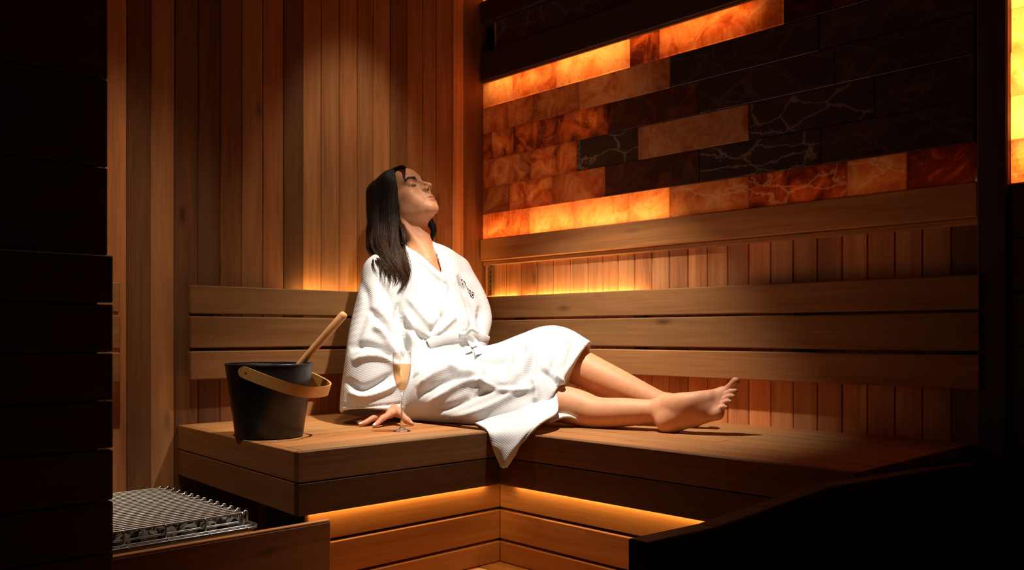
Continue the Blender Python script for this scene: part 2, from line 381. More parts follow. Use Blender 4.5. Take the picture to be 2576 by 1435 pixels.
for yy in (-.2, -.75, -1.3, -1.7): box('batten', (0.008, XW - .001), (yy - .02, yy + .02), (SL[2][0] + .01, SL[0][1] - .01), DRK[2], t, 0.001)
# perforated channel in the corner of the recess
ch = tag(empty('light_channel', (0.03, -0.02, SL[0][1])), 'narrow perforated upright strip in the glowing corner beside her shoulder', 'light strip')
yc0, yc1 = onx(1240, 700, .02)[1], onx(1229, 700, .02)[1]
box('cover', (0.014, 0.030), (yc0, yc1), (SL[0][1] + .004, zcor(672)), BEN[2], ch, 0.001, tone=-.3)
for i in range(5):
    zc_ = SL[0][1] + .02 + i * .018
    box('slot', (0.0125, 0.0138), (yc0 + .003, yc0 + .008), (zc_, zc_ + .006), BLACK, ch, 0)
# ------------------------------------------------------------------ corner bench
YF, XB = -0.755, -0.605
xe0, xe1 = onz(746, 1138, ZB)[0], onz(470, 1075, ZB)[0] + .0    # left end: front, back
def xend(y): return xe1 + (xe0 - xe1) * (y - (-.07)) / (YF + .07)
bench = tag(empty('corner_bench', (XB, YF, ZB)), 'corner bench of wooden boards that the woman sits on', 'bench')
n = 8; bw = (abs(YF) - .022) / n
for i in range(n):
    y1 = -i * bw - .001; y0 = y1 - bw + .004
    hexa('board', [(xend(y0) + .021, y0), (XB - .022, y0), (XB - .022, y1), (xend(y1) + .021, y1)], ZB - .022, ZB, BEN[0], bench, 0.0012, tone=random.uniform(-.08, .1))
YR = onx(2150, 1192, XB)[1]
n = 7; bw = (abs(XB) - .022 + XW) / n
for i in range(n):
    x1 = XW - i * bw - .001; x0 = x1 - bw + .004
    cut = -random.uniform(.9, 1.3)
    for a, b in (((YR, cut - .001), (cut + .001, -.001)) if i in (2, 4) else ((YR, -.001),)):
        box('board', (x0, x1), (a, b), (ZB - .022, ZB), BEN[1], bench, 0.0012, tone=random.uniform(-.12, .02))
ZS, ZU = zcor(1152, 2.33), zcor(1220, 2.33)
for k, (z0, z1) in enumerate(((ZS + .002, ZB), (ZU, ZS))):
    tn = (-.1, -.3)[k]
    hexa('fascia_board', [(xend(YF) , YF), (XB - .0005, YF), (XB - .0005, YF + .02), (xend(YF + .02), YF + .02)], z0, z1, BEN[0], bench, .0018, tone=tn - .42)  # front and right fascias toned down: their shade is put into the colour
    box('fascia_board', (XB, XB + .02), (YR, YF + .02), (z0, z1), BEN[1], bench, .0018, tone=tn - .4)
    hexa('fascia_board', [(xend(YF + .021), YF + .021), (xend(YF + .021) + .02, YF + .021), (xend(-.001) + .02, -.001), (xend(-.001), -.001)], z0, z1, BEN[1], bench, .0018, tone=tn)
for y in (-.1, -.35, -.6): box('bearer', (xend(y) + .022, XW), (y - .03, y + .03), (ZU + .01, ZB - .0225), DRK[0], bench, 0)
for x_ in (-.5, -.15): box('bearer', (x_ - .03, x_ + .03), (YR + .001, -.631), (ZU + .01, ZB - .0225), DRK[1], bench, 0)
for (x_, y_) in ((-1.0, -.25), (-.75, -.25), (-.3, -.1), (-.15, -.9), (-.15, -1.65), (-.28, -1.65)): box('leg', (x_ - .03, x_ + .03), (y_ - .03, y_ + .03), (0.0, ZU + .0095), DRK[2], bench, .002)
# boarded plinth below the bench, lit from a strip tucked under the bench edge
plinth = tag(empty('bench_plinth', (XB, YF, 0)), 'boarded base under the corner bench glowing along its top board', 'plinth')
RC = .034; YPL = -1.62; XPL = xend(YF) + .045; DP = 2.38
for (za, zb_), k in zip(((ZU - .003, zcor(1277, DP)), (zcor(1283, DP), zcor(1355, DP)), (zcor(1361, DP), max(zcor(1427, DP), .001))), range(3)):
    pr = (0, .004, .007)[k]
    box('riser_board', (XPL, XB + RC + .0175), (YF + RC - pr, YF + RC + .018), (zb_, za), BEN[0], plinth, .0025, tone=-.05)
    box('riser_board', (XB + RC - pr, XB + RC + .018), (YPL, YF + RC - pr - .0008), (zb_, za), BEN[1], plinth, .0025, tone=-.05)
box('core', (XPL + .01, XB + .25), (YF + RC + .0185, YF + .25), (0.0, ZU - .01), BLACK, plinth, 0)
box('core', (XB + RC + .0185, XB + .25), (YPL + .002, YF + RC + .018), (0.0, ZU - .01), BLACK, plinth, 0)
# LED strips as objects
for nm, xr, yr in (('a', (xend(YF) + .05, XB + .018), (YF + .0205, YF + .026)), ('b', (XB + .0205, XB + .026), (YPL, YF + .019))):
    s_ = box('light_strip', xr, yr, (ZU + .003, ZU + .0065), STEEL, None, 0)
    tag(s_, 'slim light strip under the %s wing of the bench' % ('left' if nm == 'a' else 'right'), 'light strip')
# ------------------------------------------------------------------ heater, guard fence, screen
YG = YF - .03
g1 = ony(832, 1313, YG)
fence = tag(empty('heater_guard', (g1[0], YG, 0)), 'low wooden guard fence in front of the sauna heater', 'guard')
zt = g1[2]
xl = ony(277, 1410, YG)[0]
hgt = .108
for k in range(4):
    z1 = zt - k * (hgt + .008)
    box('rail', (xl, g1[0]), (YG, YG + .015), (max(z1 - hgt, 0), z1), BEN[0], fence, .002, tone=-.5)  # low tone paints the shade of the unlit rail fronts
box('cap', (xl, g1[0] - .001), (YG + .0008, YG + .0142), (zt + .0003, zt + .0045), BEN[0], fence, .001, tone=.5)  # pale strip added on the rail: painted light along its top edge
box('post', (g1[0] - .05, g1[0] - .002), (YG + .0155, YG + .0232), (0, zt), BEN[2], fence, .002, tone=.1)
# dark slatted screen, left foreground
YSn = YG - .012
e1 = ony(271, 900, YSn)[0]; e0 = ony(263, 300, YSn)[0]
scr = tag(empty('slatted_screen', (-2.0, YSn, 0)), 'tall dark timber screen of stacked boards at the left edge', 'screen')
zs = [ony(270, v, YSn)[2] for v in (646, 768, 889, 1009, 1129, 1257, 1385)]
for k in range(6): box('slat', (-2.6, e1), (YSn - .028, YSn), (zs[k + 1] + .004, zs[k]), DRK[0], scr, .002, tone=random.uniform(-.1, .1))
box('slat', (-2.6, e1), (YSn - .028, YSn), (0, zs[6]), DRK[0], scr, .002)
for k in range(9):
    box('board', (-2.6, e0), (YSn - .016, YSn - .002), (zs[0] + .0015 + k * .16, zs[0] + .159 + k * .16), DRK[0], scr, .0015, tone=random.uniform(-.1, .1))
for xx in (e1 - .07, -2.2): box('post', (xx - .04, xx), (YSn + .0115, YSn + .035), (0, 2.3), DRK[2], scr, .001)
box('light_stop', (-2.6, e1 - .018), (YSn + .0005, YSn + .011), (0, zs[0] + 1.4), BLACK, scr, 0)  # black board added to block light leaking through the slat gaps
# dark partition, right foreground: boards with a sloping left end
YQ = YR - .03
part = tag(empty('partition', (-.6, YQ, 0)), 'dark low timber partition with a sloping top in the right foreground', 'partition')
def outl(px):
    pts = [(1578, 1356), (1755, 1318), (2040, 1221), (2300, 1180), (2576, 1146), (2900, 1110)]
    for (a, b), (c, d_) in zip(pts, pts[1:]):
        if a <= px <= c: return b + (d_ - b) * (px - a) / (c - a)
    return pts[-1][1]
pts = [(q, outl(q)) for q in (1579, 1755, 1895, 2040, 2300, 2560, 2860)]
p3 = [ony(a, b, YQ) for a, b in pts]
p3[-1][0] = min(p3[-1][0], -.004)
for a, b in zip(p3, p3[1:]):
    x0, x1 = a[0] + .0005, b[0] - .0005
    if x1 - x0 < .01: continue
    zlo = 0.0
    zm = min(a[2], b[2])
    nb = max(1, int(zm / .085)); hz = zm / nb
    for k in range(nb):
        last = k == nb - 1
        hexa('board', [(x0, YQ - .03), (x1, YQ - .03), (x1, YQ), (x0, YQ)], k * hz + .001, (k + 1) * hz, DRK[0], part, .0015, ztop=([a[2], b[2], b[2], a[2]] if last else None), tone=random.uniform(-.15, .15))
# ------------------------------------------------------------------ sculpting kit: distance fields meshed with surface nets
def V3(*a): return np.array(a, float)
class Field:
    def __init__(self, lo, hi, h):
        self.lo = np.array(lo, float); self.h = h
        self.n = np.ceil((np.array(hi, float) - self.lo) / h).astype(int) + 1
        self.a = np.full(self.n, 1.0, np.float32)
    def win(self, lo, hi):
        i0 = np.clip(np.floor((np.minimum(lo, hi) - self.lo) / self.h).astype(int), 0, self.n - 1)
        i1 = np.clip(np.ceil((np.maximum(lo, hi) - self.lo) / self.h).astype(int) + 1, 1, self.n)
        sl = tuple(slice(a, b) for a, b in zip(i0, i1))
        g = [(self.lo[k] + self.h * np.arange(i0[k], i1[k])).astype(np.float32) for k in range(3)]
        return sl, (g[0][:, None, None], g[1][None, :, None], g[2][None, None, :])
    def put(self, sl, b, k, op):
        a = self.a[sl]
        if op == 'u':
            if k <= 0: r = np.minimum(a, b)
            else:
                h = np.clip(.5 + .5 * (b - a) / k, 0, 1); r = b + (a - b) * h - k * h * (1 - h)
        elif op == 's':       # subtract
            b = -b
            if k <= 0: r = np.maximum(a, b)
            else:
                h = np.clip(.5 - .5 * (b - a) / k, 0, 1); r = b + (a - b) * h + k * h * (1 - h)
        else:                 # intersect
            if k <= 0: r = np.maximum(a, b)
            else:
                h = np.clip(.5 - .5 * (b - a) / k, 0, 1); r = b + (a - b) * h + k * h * (1 - h)
        self.a[sl] = r
    def cone(self, p, q, r1, r2, k=.01, op='u'):
        p, q = np.array(p, float), np.array(q, float)
        pad = max(r1, r2) + k * 1.5 + 3 * self.h
        sl, (X, Y, Z) = self.win(np.minimum(p, q) - pad, np.maximum(p, q) + pad)
        d = q - p; L2 = max((d @ d), 1e-9)
        t = np.clip(((X - p[0]) * d[0] + (Y - p[1]) * d[1] + (Z - p[2]) * d[2]) / L2, 0, 1)
        b = np.sqrt((X - p[0] - t * d[0]) ** 2 + (Y - p[1] - t * d[1]) ** 2 + (Z - p[2] - t * d[2]) ** 2) - (r1 + (r2 - r1) * t)
        self.put(sl, b, k, op)
    def chain(self, pts, rad, k=.01, op='u'):
        for i in range(len(pts) - 1): self.cone(pts[i], pts[i + 1], rad[i], rad[i + 1], k if i == 0 else max(.004, min(k, .02)), op)
    def smooth_chain(self, pts, rad, k=.01, n=5, op='u'):
        P_, R_ = spline(pts, n), spline([[r] for r in rad], n)[:, 0]
        """one shape, joined without bulges"""
        pad = R_.max() + k * 1.5 + 3 * self.h
        sl, (X, Y, Z) = self.win(P_.min(0) - pad, P_.max(0) + pad)
        out = None
        for i in range(len(P_) - 1):
            p, q = P_[i], P_[i + 1]; d = q - p; L2 = max(d @ d, 1e-9)
            t = np.clip(((X - p[0]) * d[0] + (Y - p[1]) * d[1] + (Z - p[2]) * d[2]) / L2, 0, 1)
            b = np.sqrt((X - p[0] - t * d[0]) ** 2 + (Y - p[1] - t * d[1]) ** 2 + (Z - p[2] - t * d[2]) ** 2) - (R_[i] + (R_[i + 1] - R_[i]) * t)
            out = b if out is None else np.minimum(out, b)
        self.put(sl, out, k, op)
    def ell(self, c, r, k=.01, op='u', axes=None):
        c = np.array(c, float); r = np.array(r, float)
        pad = r.max() + k * 1.5 + 3 * self.h
        sl, (X, Y, Z) = self.win(c - pad, c + pad)
        x, y, z = X - c[0], Y - c[1], Z - c[2]
        if axes is not None:
            A = [np.array(a, float) / np.linalg.norm(a) for a in axes]
            x, y, z = [x * a[0] + y * a[1] + z * a[2] for a in A]
        k0 = np.sqrt((x / r[0]) ** 2 + (y / r[1]) ** 2 + (z / r[2]) ** 2) + 1e-6
        k1 = np.sqrt((x / r[0] ** 2) ** 2 + (y / r[1] ** 2) ** 2 + (z / r[2] ** 2) ** 2) + 1e-6
        self.put(sl, k0 * (k0 - 1) / k1, k, op)
    def plane(self, p, nrm, k=.0, lo=None, hi=None):
        """keep the side the normal points away from"""
        nrm = np.array(nrm, float); nrm /= np.linalg.norm(nrm)
        hi_ = self.lo + self.h * self.n
        sl, (X, Y, Z) = self.win(self.lo if lo is None else lo, hi_ if hi is None else hi)
        self.put(sl, (X - p[0]) * nrm[0] + (Y - p[1]) * nrm[1] + (Z - p[2]) * nrm[2], k, 'i')
    def mesh(self):
        f = self.a; n = f.shape
        f[0], f[-1], f[:, 0], f[:, -1], f[:, :, 0], f[:, :, -1] = 1, 1, 1, 1, 1, 1
        s = f < 0
        cnt = np.zeros([m - 1 for m in n], np.int8)
        for dx in (0, 1):
            for dy in (0, 1):
                for dz in (0, 1): cnt += s[dx:n[0] - 1 + dx, dy:n[1] - 1 + dy, dz:n[2] - 1 + dz]
        act = (cnt > 0) & (cnt < 8)
        ix = np.argwhere(act); idx = np.full(act.shape, -1, np.int32); idx[act] = np.arange(len(ix))
        I, J, K = ix.T
        cv = {(a, b, c): f[I + a, J + b, K + c] for a in (0, 1) for b in (0, 1) for c in (0, 1)}
        acc = np.zeros((len(ix), 3)); num = np.zeros(len(ix))
        for ax in range(3):
            for u in (0, 1):
                for v in (0, 1):
                    a = [u, v]; a.insert(ax, 0); b = [u, v]; b.insert(ax, 1)
                    fa, fb = cv[tuple(a)], cv[tuple(b)]
                    m = (fa < 0) != (fb < 0)
                    t = np.where(m, fa / np.where(m, fa - fb, 1), 0)
                    p = np.zeros((len(ix), 3)); p[:] = a; p[:, ax] = t
                    acc += p * m[:, None]; num += m
        vs = self.lo + self.h * (ix + acc / num[:, None])
        quads = []
        for ax in range(3):
            o = [0, 1, 2]; o.remove(ax); u, v = o
            sl0 = [slice(1, n[k] - 1) for k in range(3)]; sl0[ax] = slice(0, n[ax] - 1)
            sl1 = list(sl0); sl1[ax] = slice(1, n[ax])
            a, b = s[tuple(sl0)], s[tuple(sl1)]
            e = np.argwhere(a != b)
            if not len(e): continue
            e0 = e.copy(); e0[:, u] += 1; e0[:, v] += 1
            def cid(du, dv):
                q = e0.copy(); q[:, u] -= du; q[:, v] -= dv; return idx[q[:, 0], q[:, 1], q[:, 2]]
            q = np.stack([cid(1, 1), cid(0, 1), cid(0, 0), cid(1, 0)], 1)
            flip = ~a[tuple(e.T)]
            if ax == 1: flip = ~flip
            q[flip] = q[flip][:, ::-1]
            quads.append(q)
        return vs, np.concatenate(quads)
def spline(pts, n):
    """Catmull-Rom through the points, n steps per span"""
    p = np.array(pts, float); q = np.vstack([2 * p[0] - p[1], p, 2 * p[-1] - p[-2]]); out = []
    for i in range(len(p) - 1):
        a, b, c, d = q[i], q[i + 1], q[i + 2], q[i + 3]
        for t in np.arange(n) / n:
            out.append(.5 * (2 * b + (c - a) * t + (2 * a - 5 * b + 4 * c - d) * t * t + (3 * b - a - 3 * c + d) * t ** 3))
    out.append(p[-1]); return np.array(out)
def relax(vs, q, it=2, lam=.5):
    """Laplacian smoothing on quads"""
    e = np.concatenate([q[:, [0, 1]], q[:, [1, 2]], q[:, [2, 3]], q[:, [3, 0]]])
    for _ in range(it):
        acc = np.zeros_like(vs); c = np.zeros(len(vs))
        for k in range(3):
            acc[:, k] = np.bincount(e[:, 0], vs[e[:, 1], k], len(vs)) + np.bincount(e[:, 1], vs[e[:, 0], k], len(vs))
        c = np.bincount(e[:, 0], minlength=len(vs)) + np.bincount(e[:, 1], minlength=len(vs))
        vs = vs + lam * (acc / np.maximum(c, 1)[:, None] - vs)
    return vs
def normals(vs, q):
    d1 = vs[q[:, 2]] - vs[q[:, 0]]; d2 = vs[q[:, 3]] - vs[q[:, 1]]
    fn = np.cross(d1, d2); n = np.zeros_like(vs)
    for k in range(3):
        for j in range(4): n[:, k] += np.bincount(q[:, j], fn[:, k], len(vs))
    return n / np.maximum(np.linalg.norm(n, axis=1), 1e-12)[:, None]
def project(vs):
    v = vs - CAM; d = v @ fw
    return np.stack([CX + F * (v @ rt) / d, CY - F * v[:, 2] / d], 1), d
def poly_dist(px, line):
    """distance in pixels to a polyline, and the position along it (0..1)"""
    line = np.array(line, float); best = np.full(len(px), 1e9); par = np.zeros(len(px)); m = len(line) - 1
    for i in range(m):
        a, b = line[i], line[i + 1]; d = b - a
        t = np.clip(((px - a) @ d) / (d @ d), 0, 1); r = np.hypot(*(px - a - t[:, None] * d).T)
        w_ = r < best; best[w_] = r[w_]; par[w_] = (i + t[w_]) / m
    return best, par
def in_poly(px, poly):
    c = np.zeros(len(px), bool); n = len(poly)
    for i in range(n):
        (x1, y1), (x2, y2) = poly[i], poly[(i + 1) % n]
        if y1 == y2: continue
        m = ((y1 > px[:, 1]) != (y2 > px[:, 1])) & (px[:, 0] < (x2 - x1) * (px[:, 1] - y1) / (y2 - y1) + x1); c ^= m
    return c
def np_mesh(name, vs, faces, smooth=True, cols=None, uv=None):
    me = bpy.data.meshes.new(name)
    faces = np.asarray(faces); k = faces.shape[1]
    me.vertices.add(len(vs)); me.vertices.foreach_set('co', np.asarray(vs, np.float32).ravel())
    me.loops.add(faces.size); me.loops.foreach_set('vertex_index', faces.ravel().astype(np.int32))
    me.polygons.add(len(faces)); me.polygons.foreach_set('loop_start', np.arange(0, faces.size, k, dtype=np.int32))
    me.update(calc_edges=True)
    me.polygons.foreach_set('use_smooth', np.full(len(faces), smooth))
    if cols is not None:
        a = me.attributes.new('tint', 'FLOAT_COLOR', 'POINT'); a.data.foreach_set('color', np.concatenate([cols, np.ones((len(cols), 1))], 1).astype(np.float32).ravel())
    if uv is not None:
        l = me.uv_layers.new(name='weave'); l.data.foreach_set('uv', uv[faces.ravel()].astype(np.float32).ravel())
    me.validate()
    return me
from mathutils.bvhtree import BVHTree
def bvh(vs, q): return BVHTree.FromPolygons([tuple(v) for v in vs], [tuple(int(i) for i in f) for f in q])
def hit(trees, px, py):
    r = Vector(ray(px, py)).normalized(); best = None
    for t in trees:
        h = t.ray_cast(Vector(CAM), r)
        if h[0] is not None and (best is None or h[3] < best[1]): best = (np.array(h[0]), h[3], np.array(h[1]))
    return best
# ------------------------------------------------------------------ the woman
import time
_t0 = time.time()
RUB = np.stack([rt, up, -fw])              # right, up, towards the viewer
def frame(a, t, roll=0.0):
    a, t = math.radians(a), math.radians(t)
    f = V3(math.sin(a) * math.cos(t), math.sin(t), math.cos(a) * math.cos(t)); r = V3(-math.cos(a), 0, math.sin(a)); u = np.cross(r, f)
    if roll:
        c, s = math.cos(math.radians(roll)), math.sin(math.radians(roll)); r, u = c * r + s * u, c * u - s * r
    return np.stack([r, f, u]) @ RUB       # rows: local x, y, z in world
def skin_mat():
    m, nt, out = nmat('skin')
    tc = N(nt, 'ShaderNodeTexCoord'); at = N(nt, 'ShaderNodeAttribute', attribute_name='tint')
    nz = N(nt, 'ShaderNodeTexNoise', Scale=60.0, Detail=3.0); L(nt, tc.outputs['Object'], nz.inputs['Vector'])
    cr = ramp(nt, [(0.3, (.93, .91, .90)), (0.7, (1.05, 1.05, 1.05))]); L(nt, nz.outputs['Fac'], cr.inputs[0])
    c = mixc(nt, at.outputs['Color'], cr.outputs[0], 1.0, 'MULTIPLY')
    b = N(nt, 'ShaderNodeBsdfPrincipled'); L(nt, c, b.inputs['Base Color']); b.inputs['Roughness'].default_value = .56
    b.inputs['Specular IOR Level'].default_value = .4
    b.inputs['Subsurface Weight'].default_value = .12; b.inputs['Subsurface Radius'].default_value = (.012, .005, .003); b.inputs['Subsurface Scale'].default_value = 1.0
    L(nt, b.outputs[0], out.inputs[0]); return m
SKIN = skin_mat()
pieces = []
BASE = V3(.53, .24, .115)
def add_piece(vs, q, cols=None):
    pieces.append((vs, q, np.tile(BASE, (len(vs), 1)) if cols is None else cols))
# ---- head and neck, in the head's own frame (x her right, y forward, z up)
HM = frame(54, 39.5, 0); HS = .95
HC = P(1020, 508, 2.862)
def h2w(v): return HC + HS * (np.asarray(v) @ HM)
def w2h(p): return (np.asarray(p) - HC) @ HM.T / HS
hf = Field((-.19, -.17, -.36), (.19, .14, .14), .0018)
hf.ell((0, -.014, .036), (.0715, .092, .083), 0)
hf.ell((0, .026, -.030), (.0585, .062, .082), .03)
hf.ell((0, .058, .044), (.050, .035, .046), .03)                 # forehead
for s in (1, -1):
    hf.cone((s * .046, .006, -.062), (s * .013, .066, -.099), .017, .013, .03)
    hf.ell((s * .040, .058, -.034), (.021, .017, .016), .02)     # cheekbone
    hf.ell((s * .030, .062, -.070), (.020, .020, .022), .02)     # cheek
    hf.ell((s * .046, .034, -.038), (.0185, .036, .034), .02)
    hf.cone((s * .041, .070, .020), (s * .010, .086, .0175), .0075, .008, .014)   # brow ridge
hf.cone((-.008, .0755, -.1015), (.008, .0755, -.1015), .0125, .0125, .02)
hf.ell((0, .074, -.086), (.020, .013, .012), .012)
hf.ell((0, .0775, -.056), (.024, .0165, .018), .014)
hf.smooth_chain([(0, .078, .012), (0, .0845, -.010), (0, .090, -.034)], [.0085, .0115, .0140], .012)
for s in (1, -1):                                                  # eye sockets and closed lids
    hf.ell((s * .031, .096, .001), (.0155, .012, .010), .012, 's')
    hf.ell((s * .031, .0715, -.0005), (.0142, .0138, .0128), .005)
hf.smooth_chain([(0, .086, .016), (0, .0925, .004), (0, .102, -.014), (0, .1125, -.032)], [.0070, .0068, .0074, .0080], .009)
hf.ell((0, .1135, -.0355), (.0085, .0085, .0075), .006)
for s in (1, -1):
    hf.ell((s * .0105, .100, -.040), (.0068, .0100, .0068), .006)
    hf.ell((s * .0060, .1045, -.0478), (.0034, .0062, .0050), .0015, 's')
hf.cone((0, .103, -.044), (0, .099, -.058), .0042, .0038, .008)
# lips
ulip = [(-.0250, .0785, -.0745), (-.013, .0890, -.0692), (-.0045, .0935, -.0662), (0, .093, -.0672), (.0045, .0935, -.0662), (.013, .0890, -.0692), (.0250, .0785, -.0745)]
ULR, LLR = (.0016, .0042, .0048, .0044, .0048, .0042, .0016), (.0016, .0050, .0060, .0050, .0016)
hf.smooth_chain(ulip, list(ULR), .004, 3)
llip = [(-.0225, .0795, -.0762), (-.011, .0885, -.0790), (0, .0915, -.0800), (.011, .0885, -.0790), (.0225, .0795, -.0762)]
hf.smooth_chain(llip, list(LLR), .004, 3)
slit = [(-.0255, .0830, -.0745), (-.012, .0940, -.0736), (0, .0985, -.0732), (.012, .0940, -.0736), (.0255, .0830, -.0745)]
hf.smooth_chain(slit, [.0010, .0015, .0017, .0015, .0010], .0015, 3, 's')
# ears
for s in (1, -1):
    ax = [(1, .25 * s, 0), (-.25 * s, 1, .2), (0, -.2, 1)]
    hf.ell((s * .074, -.010, -.012), (.0065, .0165, .030), .006, 'u', ax)
    hf.ell((s * .0805, -.006, -.006), (.0035, .0095, .017), .003, 's', ax)
    hf.ell((s * .0745, .000, -.038), (.005, .008, .009), .004)
    hf.ell((s * .077, .004, -.014), (.004, .004, .007), .003)
# neck into the upper chest
nk = [w2h(P(1040, 560, 2.848)), w2h(P(1050, 605, 2.845)), w2h(P(1058, 655, 2.84))]
hf.smooth_chain([(0, -.020, -.045)] + nk, [.050, .0445, .045, .055], .022)
sh_ax = np.stack([V3(-.62, 0, .78), V3(.78, .0, .62), V3(0, 1, 0)]) @ RUB      # across the shoulders, out of the chest, up
axl = [HM @ a for a in sh_ax]
cc = w2h(P(1068, 745, 2.84)); hf.ell(cc, np.array((.150, .094, .150)) / HS, .03, 'u', axl)
for (a, b) in ((P(1056, 648, 2.84), P(965, 688, 2.72)), (P(1060, 645, 2.85), P(1146, 676, 2.96))): hf.cone(w2h(a), w2h(b), .046, .045, .03)
hf.smooth_chain([w2h(P(1056, 628, 2.82)), w2h(P(1074, 660, 2.778)), w2h(P(1091, 686, 2.772))], [.042, .029, .018], .02)
# collar bones and the sinews of the neck
hf.cone(w2h(P(1078, 655, 2.772)), w2h(P(1000, 662, 2.735)), .008, .007, .012); hf.cone(w2h(P(1082, 652, 2.775)), w2h(P(1110, 652, 2.84)), .007, .006, .012)
hf.cone((.058, -.02, -.045), w2h(P(1074, 648, 2.786)), .011, .008, .018); hf.cone((-.058, -.02, -.045), w2h(P(1084, 648, 2.80)), .011, .008, .018)
hv, hq = hf.mesh(); hv = relax(hv, hq, 2, .4)
hc_ = np.tile(BASE, (len(hv), 1))
def blend(mask, c): 
    global hc_
    hc_ = hc_ * (1 - mask[:, None]) + np.array(c) * mask[:, None]
def soft(d, r, s): return np.clip((r - d) / s, 0, 1)
dl = np.full(len(hv), 9.)
for ch_, rr in ((ulip, ULR), (llip, LLR)):
    pts_ = spline(ch_, 4); rs_ = spline([[x] for x in rr], 4)[:, 0]
    for p_, r_ in zip(pts_, rs_): dl = np.minimum(dl, np.linalg.norm(hv - p_, axis=1) - r_)
blend(soft(dl, .0010, .0014) * (hv[:, 1] > .07), (.50, .185, .115))
for s in (1, -1):                                                    # slightly darker lids, and lash line
    d = np.linalg.norm((hv - V3(s * .031, .080, .003)) / V3(1.25, 1, .8), axis=1); blend(.15 * soft(d, .013, .010), (.36, .14, .07))
    ln = spline([(s * .0185, .0835, -.004), (s * .025, .0866, -.0072), (s * .032, .0872, -.0084), (s * .039, .0850, -.0072), (s * .0465, .0790, -.0030)], 6)
    d = np.min(np.linalg.norm(hv[:, None, :] - ln[None], axis=2), axis=1) if len(hv) < 1 else np.full(len(hv), 9.)
    for p_ in ln: d = np.minimum(d, np.linalg.norm(hv - p_, axis=1))
    blend(soft(d, .0016, .0010), (.03, .014, .010))
for c_, r_ in (((.043, .066, -.042), .022), ((-.043, .066, -.042), .022), ((0, .116, -.036), .010)):
    blend(.30 * soft(np.linalg.norm(hv - np.array(c_), axis=1), r_, r_), (.62, .24, .15))
for s in (1, -1): blend(soft(np.linalg.norm((hv - V3(s * .0060, .1035, -.0455)) / V3(1, 1.6, 1), axis=1), .0040, .0012), (.10, .03, .018))  # shade inside the nostrils painted into the skin tint
dsl = np.full(len(hv), 9.)
for p_ in spline([(a, b - .0042, c) for a, b, c in slit], 6): dsl = np.minimum(dsl, np.linalg.norm(hv - p_, axis=1))
blend(.8 * soft(dsl, .0030, .0016), (.22, .06, .04))  # dark crease between the lips: shade painted into the tint
add_piece(h2w(hv), hq, hc_)
HEADW = h2w(hv)
# ---- right hand planted on the bench
def wz(px, py, d): return P(px, py, d)
hand = Field(P(975, 1040, 2.47) - V3(.20, .20, .12), P(975, 1040, 2.47) + V3(.16, .20, .16), .0015)
fing = [  # MCP, PIP, DIP, tip : (px, py, depth)
 [(981, 1043, 2.475), (963, 1053, 2.445), (951, 1064, 2.43), (941, 1071.5, 2.415)],
 [(968, 1043, 2.50), (940, 1052, 2.475), (922, 1062, 2.458), (906, 1068, 2.442)],
 [(957, 1045, 2.525), (930, 1053, 2.505), (913, 1060, 2.494), (902, 1064, 2.486)],
 [(949, 1049, 2.55), (924, 1055, 2.54), (908, 1058.5, 2.534), (896, 1061, 2.53)]]
wr_ = P(986, 1012, 2.56)
for i, fg in enumerate(fing):
    w3 = [P(*q) for q in fg]; r0 = (.0088, .0088, .0084, .0074)[i]
    hand.cone(wr_, w3[0], .019, .0115, .014)
    hand.smooth_chain(w3, [r0 * 1.12, r0 * .98, r0 * .84, r0 * .62], .0045, 4)
    hand.ell(w3[1], (r0 * 1.02,) * 3, .004); hand.ell(w3[0] + V3(0, 0, .003), (r0 * 1.1,) * 3, .006)
th = [P(994, 1032, 2.51), P(1009, 1044, 2.478), P(1024, 1059, 2.468), P(1037, 1067, 2.462)]
hand.smooth_chain(th, [.0145, .0106, .0092, .0058], .010, 4); hand.ell(th[2], (.0104,) * 3, .004)
hand.cone(P(985, 1035, 2.50), P(1000, 1036, 2.49), .013, .012, .012)
hand.smooth_chain([wr_, P(970, 975, 2.59), P(952, 900, 2.62)], [.0225, .026, .033], .02)
hv_, hq_ = hand.mesh(); hv_ = relax(hv_, hq_, 2, .4)
c_ = np.tile(BASE * V3(1.15, 1.08, 1.2), (len(hv_), 1))
for fg in fing:                                                       # nails
    a, b = P(*fg[2]), P(*fg[3]); dr = (b - a) / np.linalg.norm(b - a)
    d = np.linalg.norm(hv_ - (b + dr * .002 + V3(0, 0, .006)), axis=1); m = soft(d, .0062, .0012); c_ = c_ * (1 - m[:, None]) + V3(.80, .58, .50) * m[:, None]
add_piece(hv_, hq_, c_)
# ---- right leg with its foot, in the foot's frame (x little-toe side, y toes, z instep)
dF = V3(.81, .405, .40); dF /= np.linalg.norm(dF); nF = V3(-.60, .66, .45); nF -= dF * (nF @ dF); nF /= np.linalg.norm(nF)
FM = np.stack([np.cross(dF, nF), dF, nF]) @ RUB
FO = P(1683, 1064, 2.315)                                              # heel centre
def w2f(p): return (np.asarray(p) - FO) @ FM.T
def f2w(v): return FO + np.asarray(v) @ FM
rleg_w = [P(1180, 985, 2.66), P(1335, 1000, 2.53), P(1445, 1024, 2.465), P(1500, 1039, 2.43), P(1570, 1038, 2.39), P(1635, 1036, 2.36), P(1668, 1034, 2.35)]
rleg_r = [.070, .056, .0515, .0445, .0395, .0325, .0315]
lf = [w2f(p) for p in rleg_w]
allp = np.array(lf[1:] + [V3(.06, .25, .06), V3(-.06, -.05, -.06)])
ft = Field(allp.min(0) - .075, allp.max(0) + .05, .0021)
ft.smooth_chain(lf[1:], rleg_r[1:], .02, 4)
ft.ell((0, .0, .004), (.027, .029, .028), .02)                                       # heel
an = lf[-1]
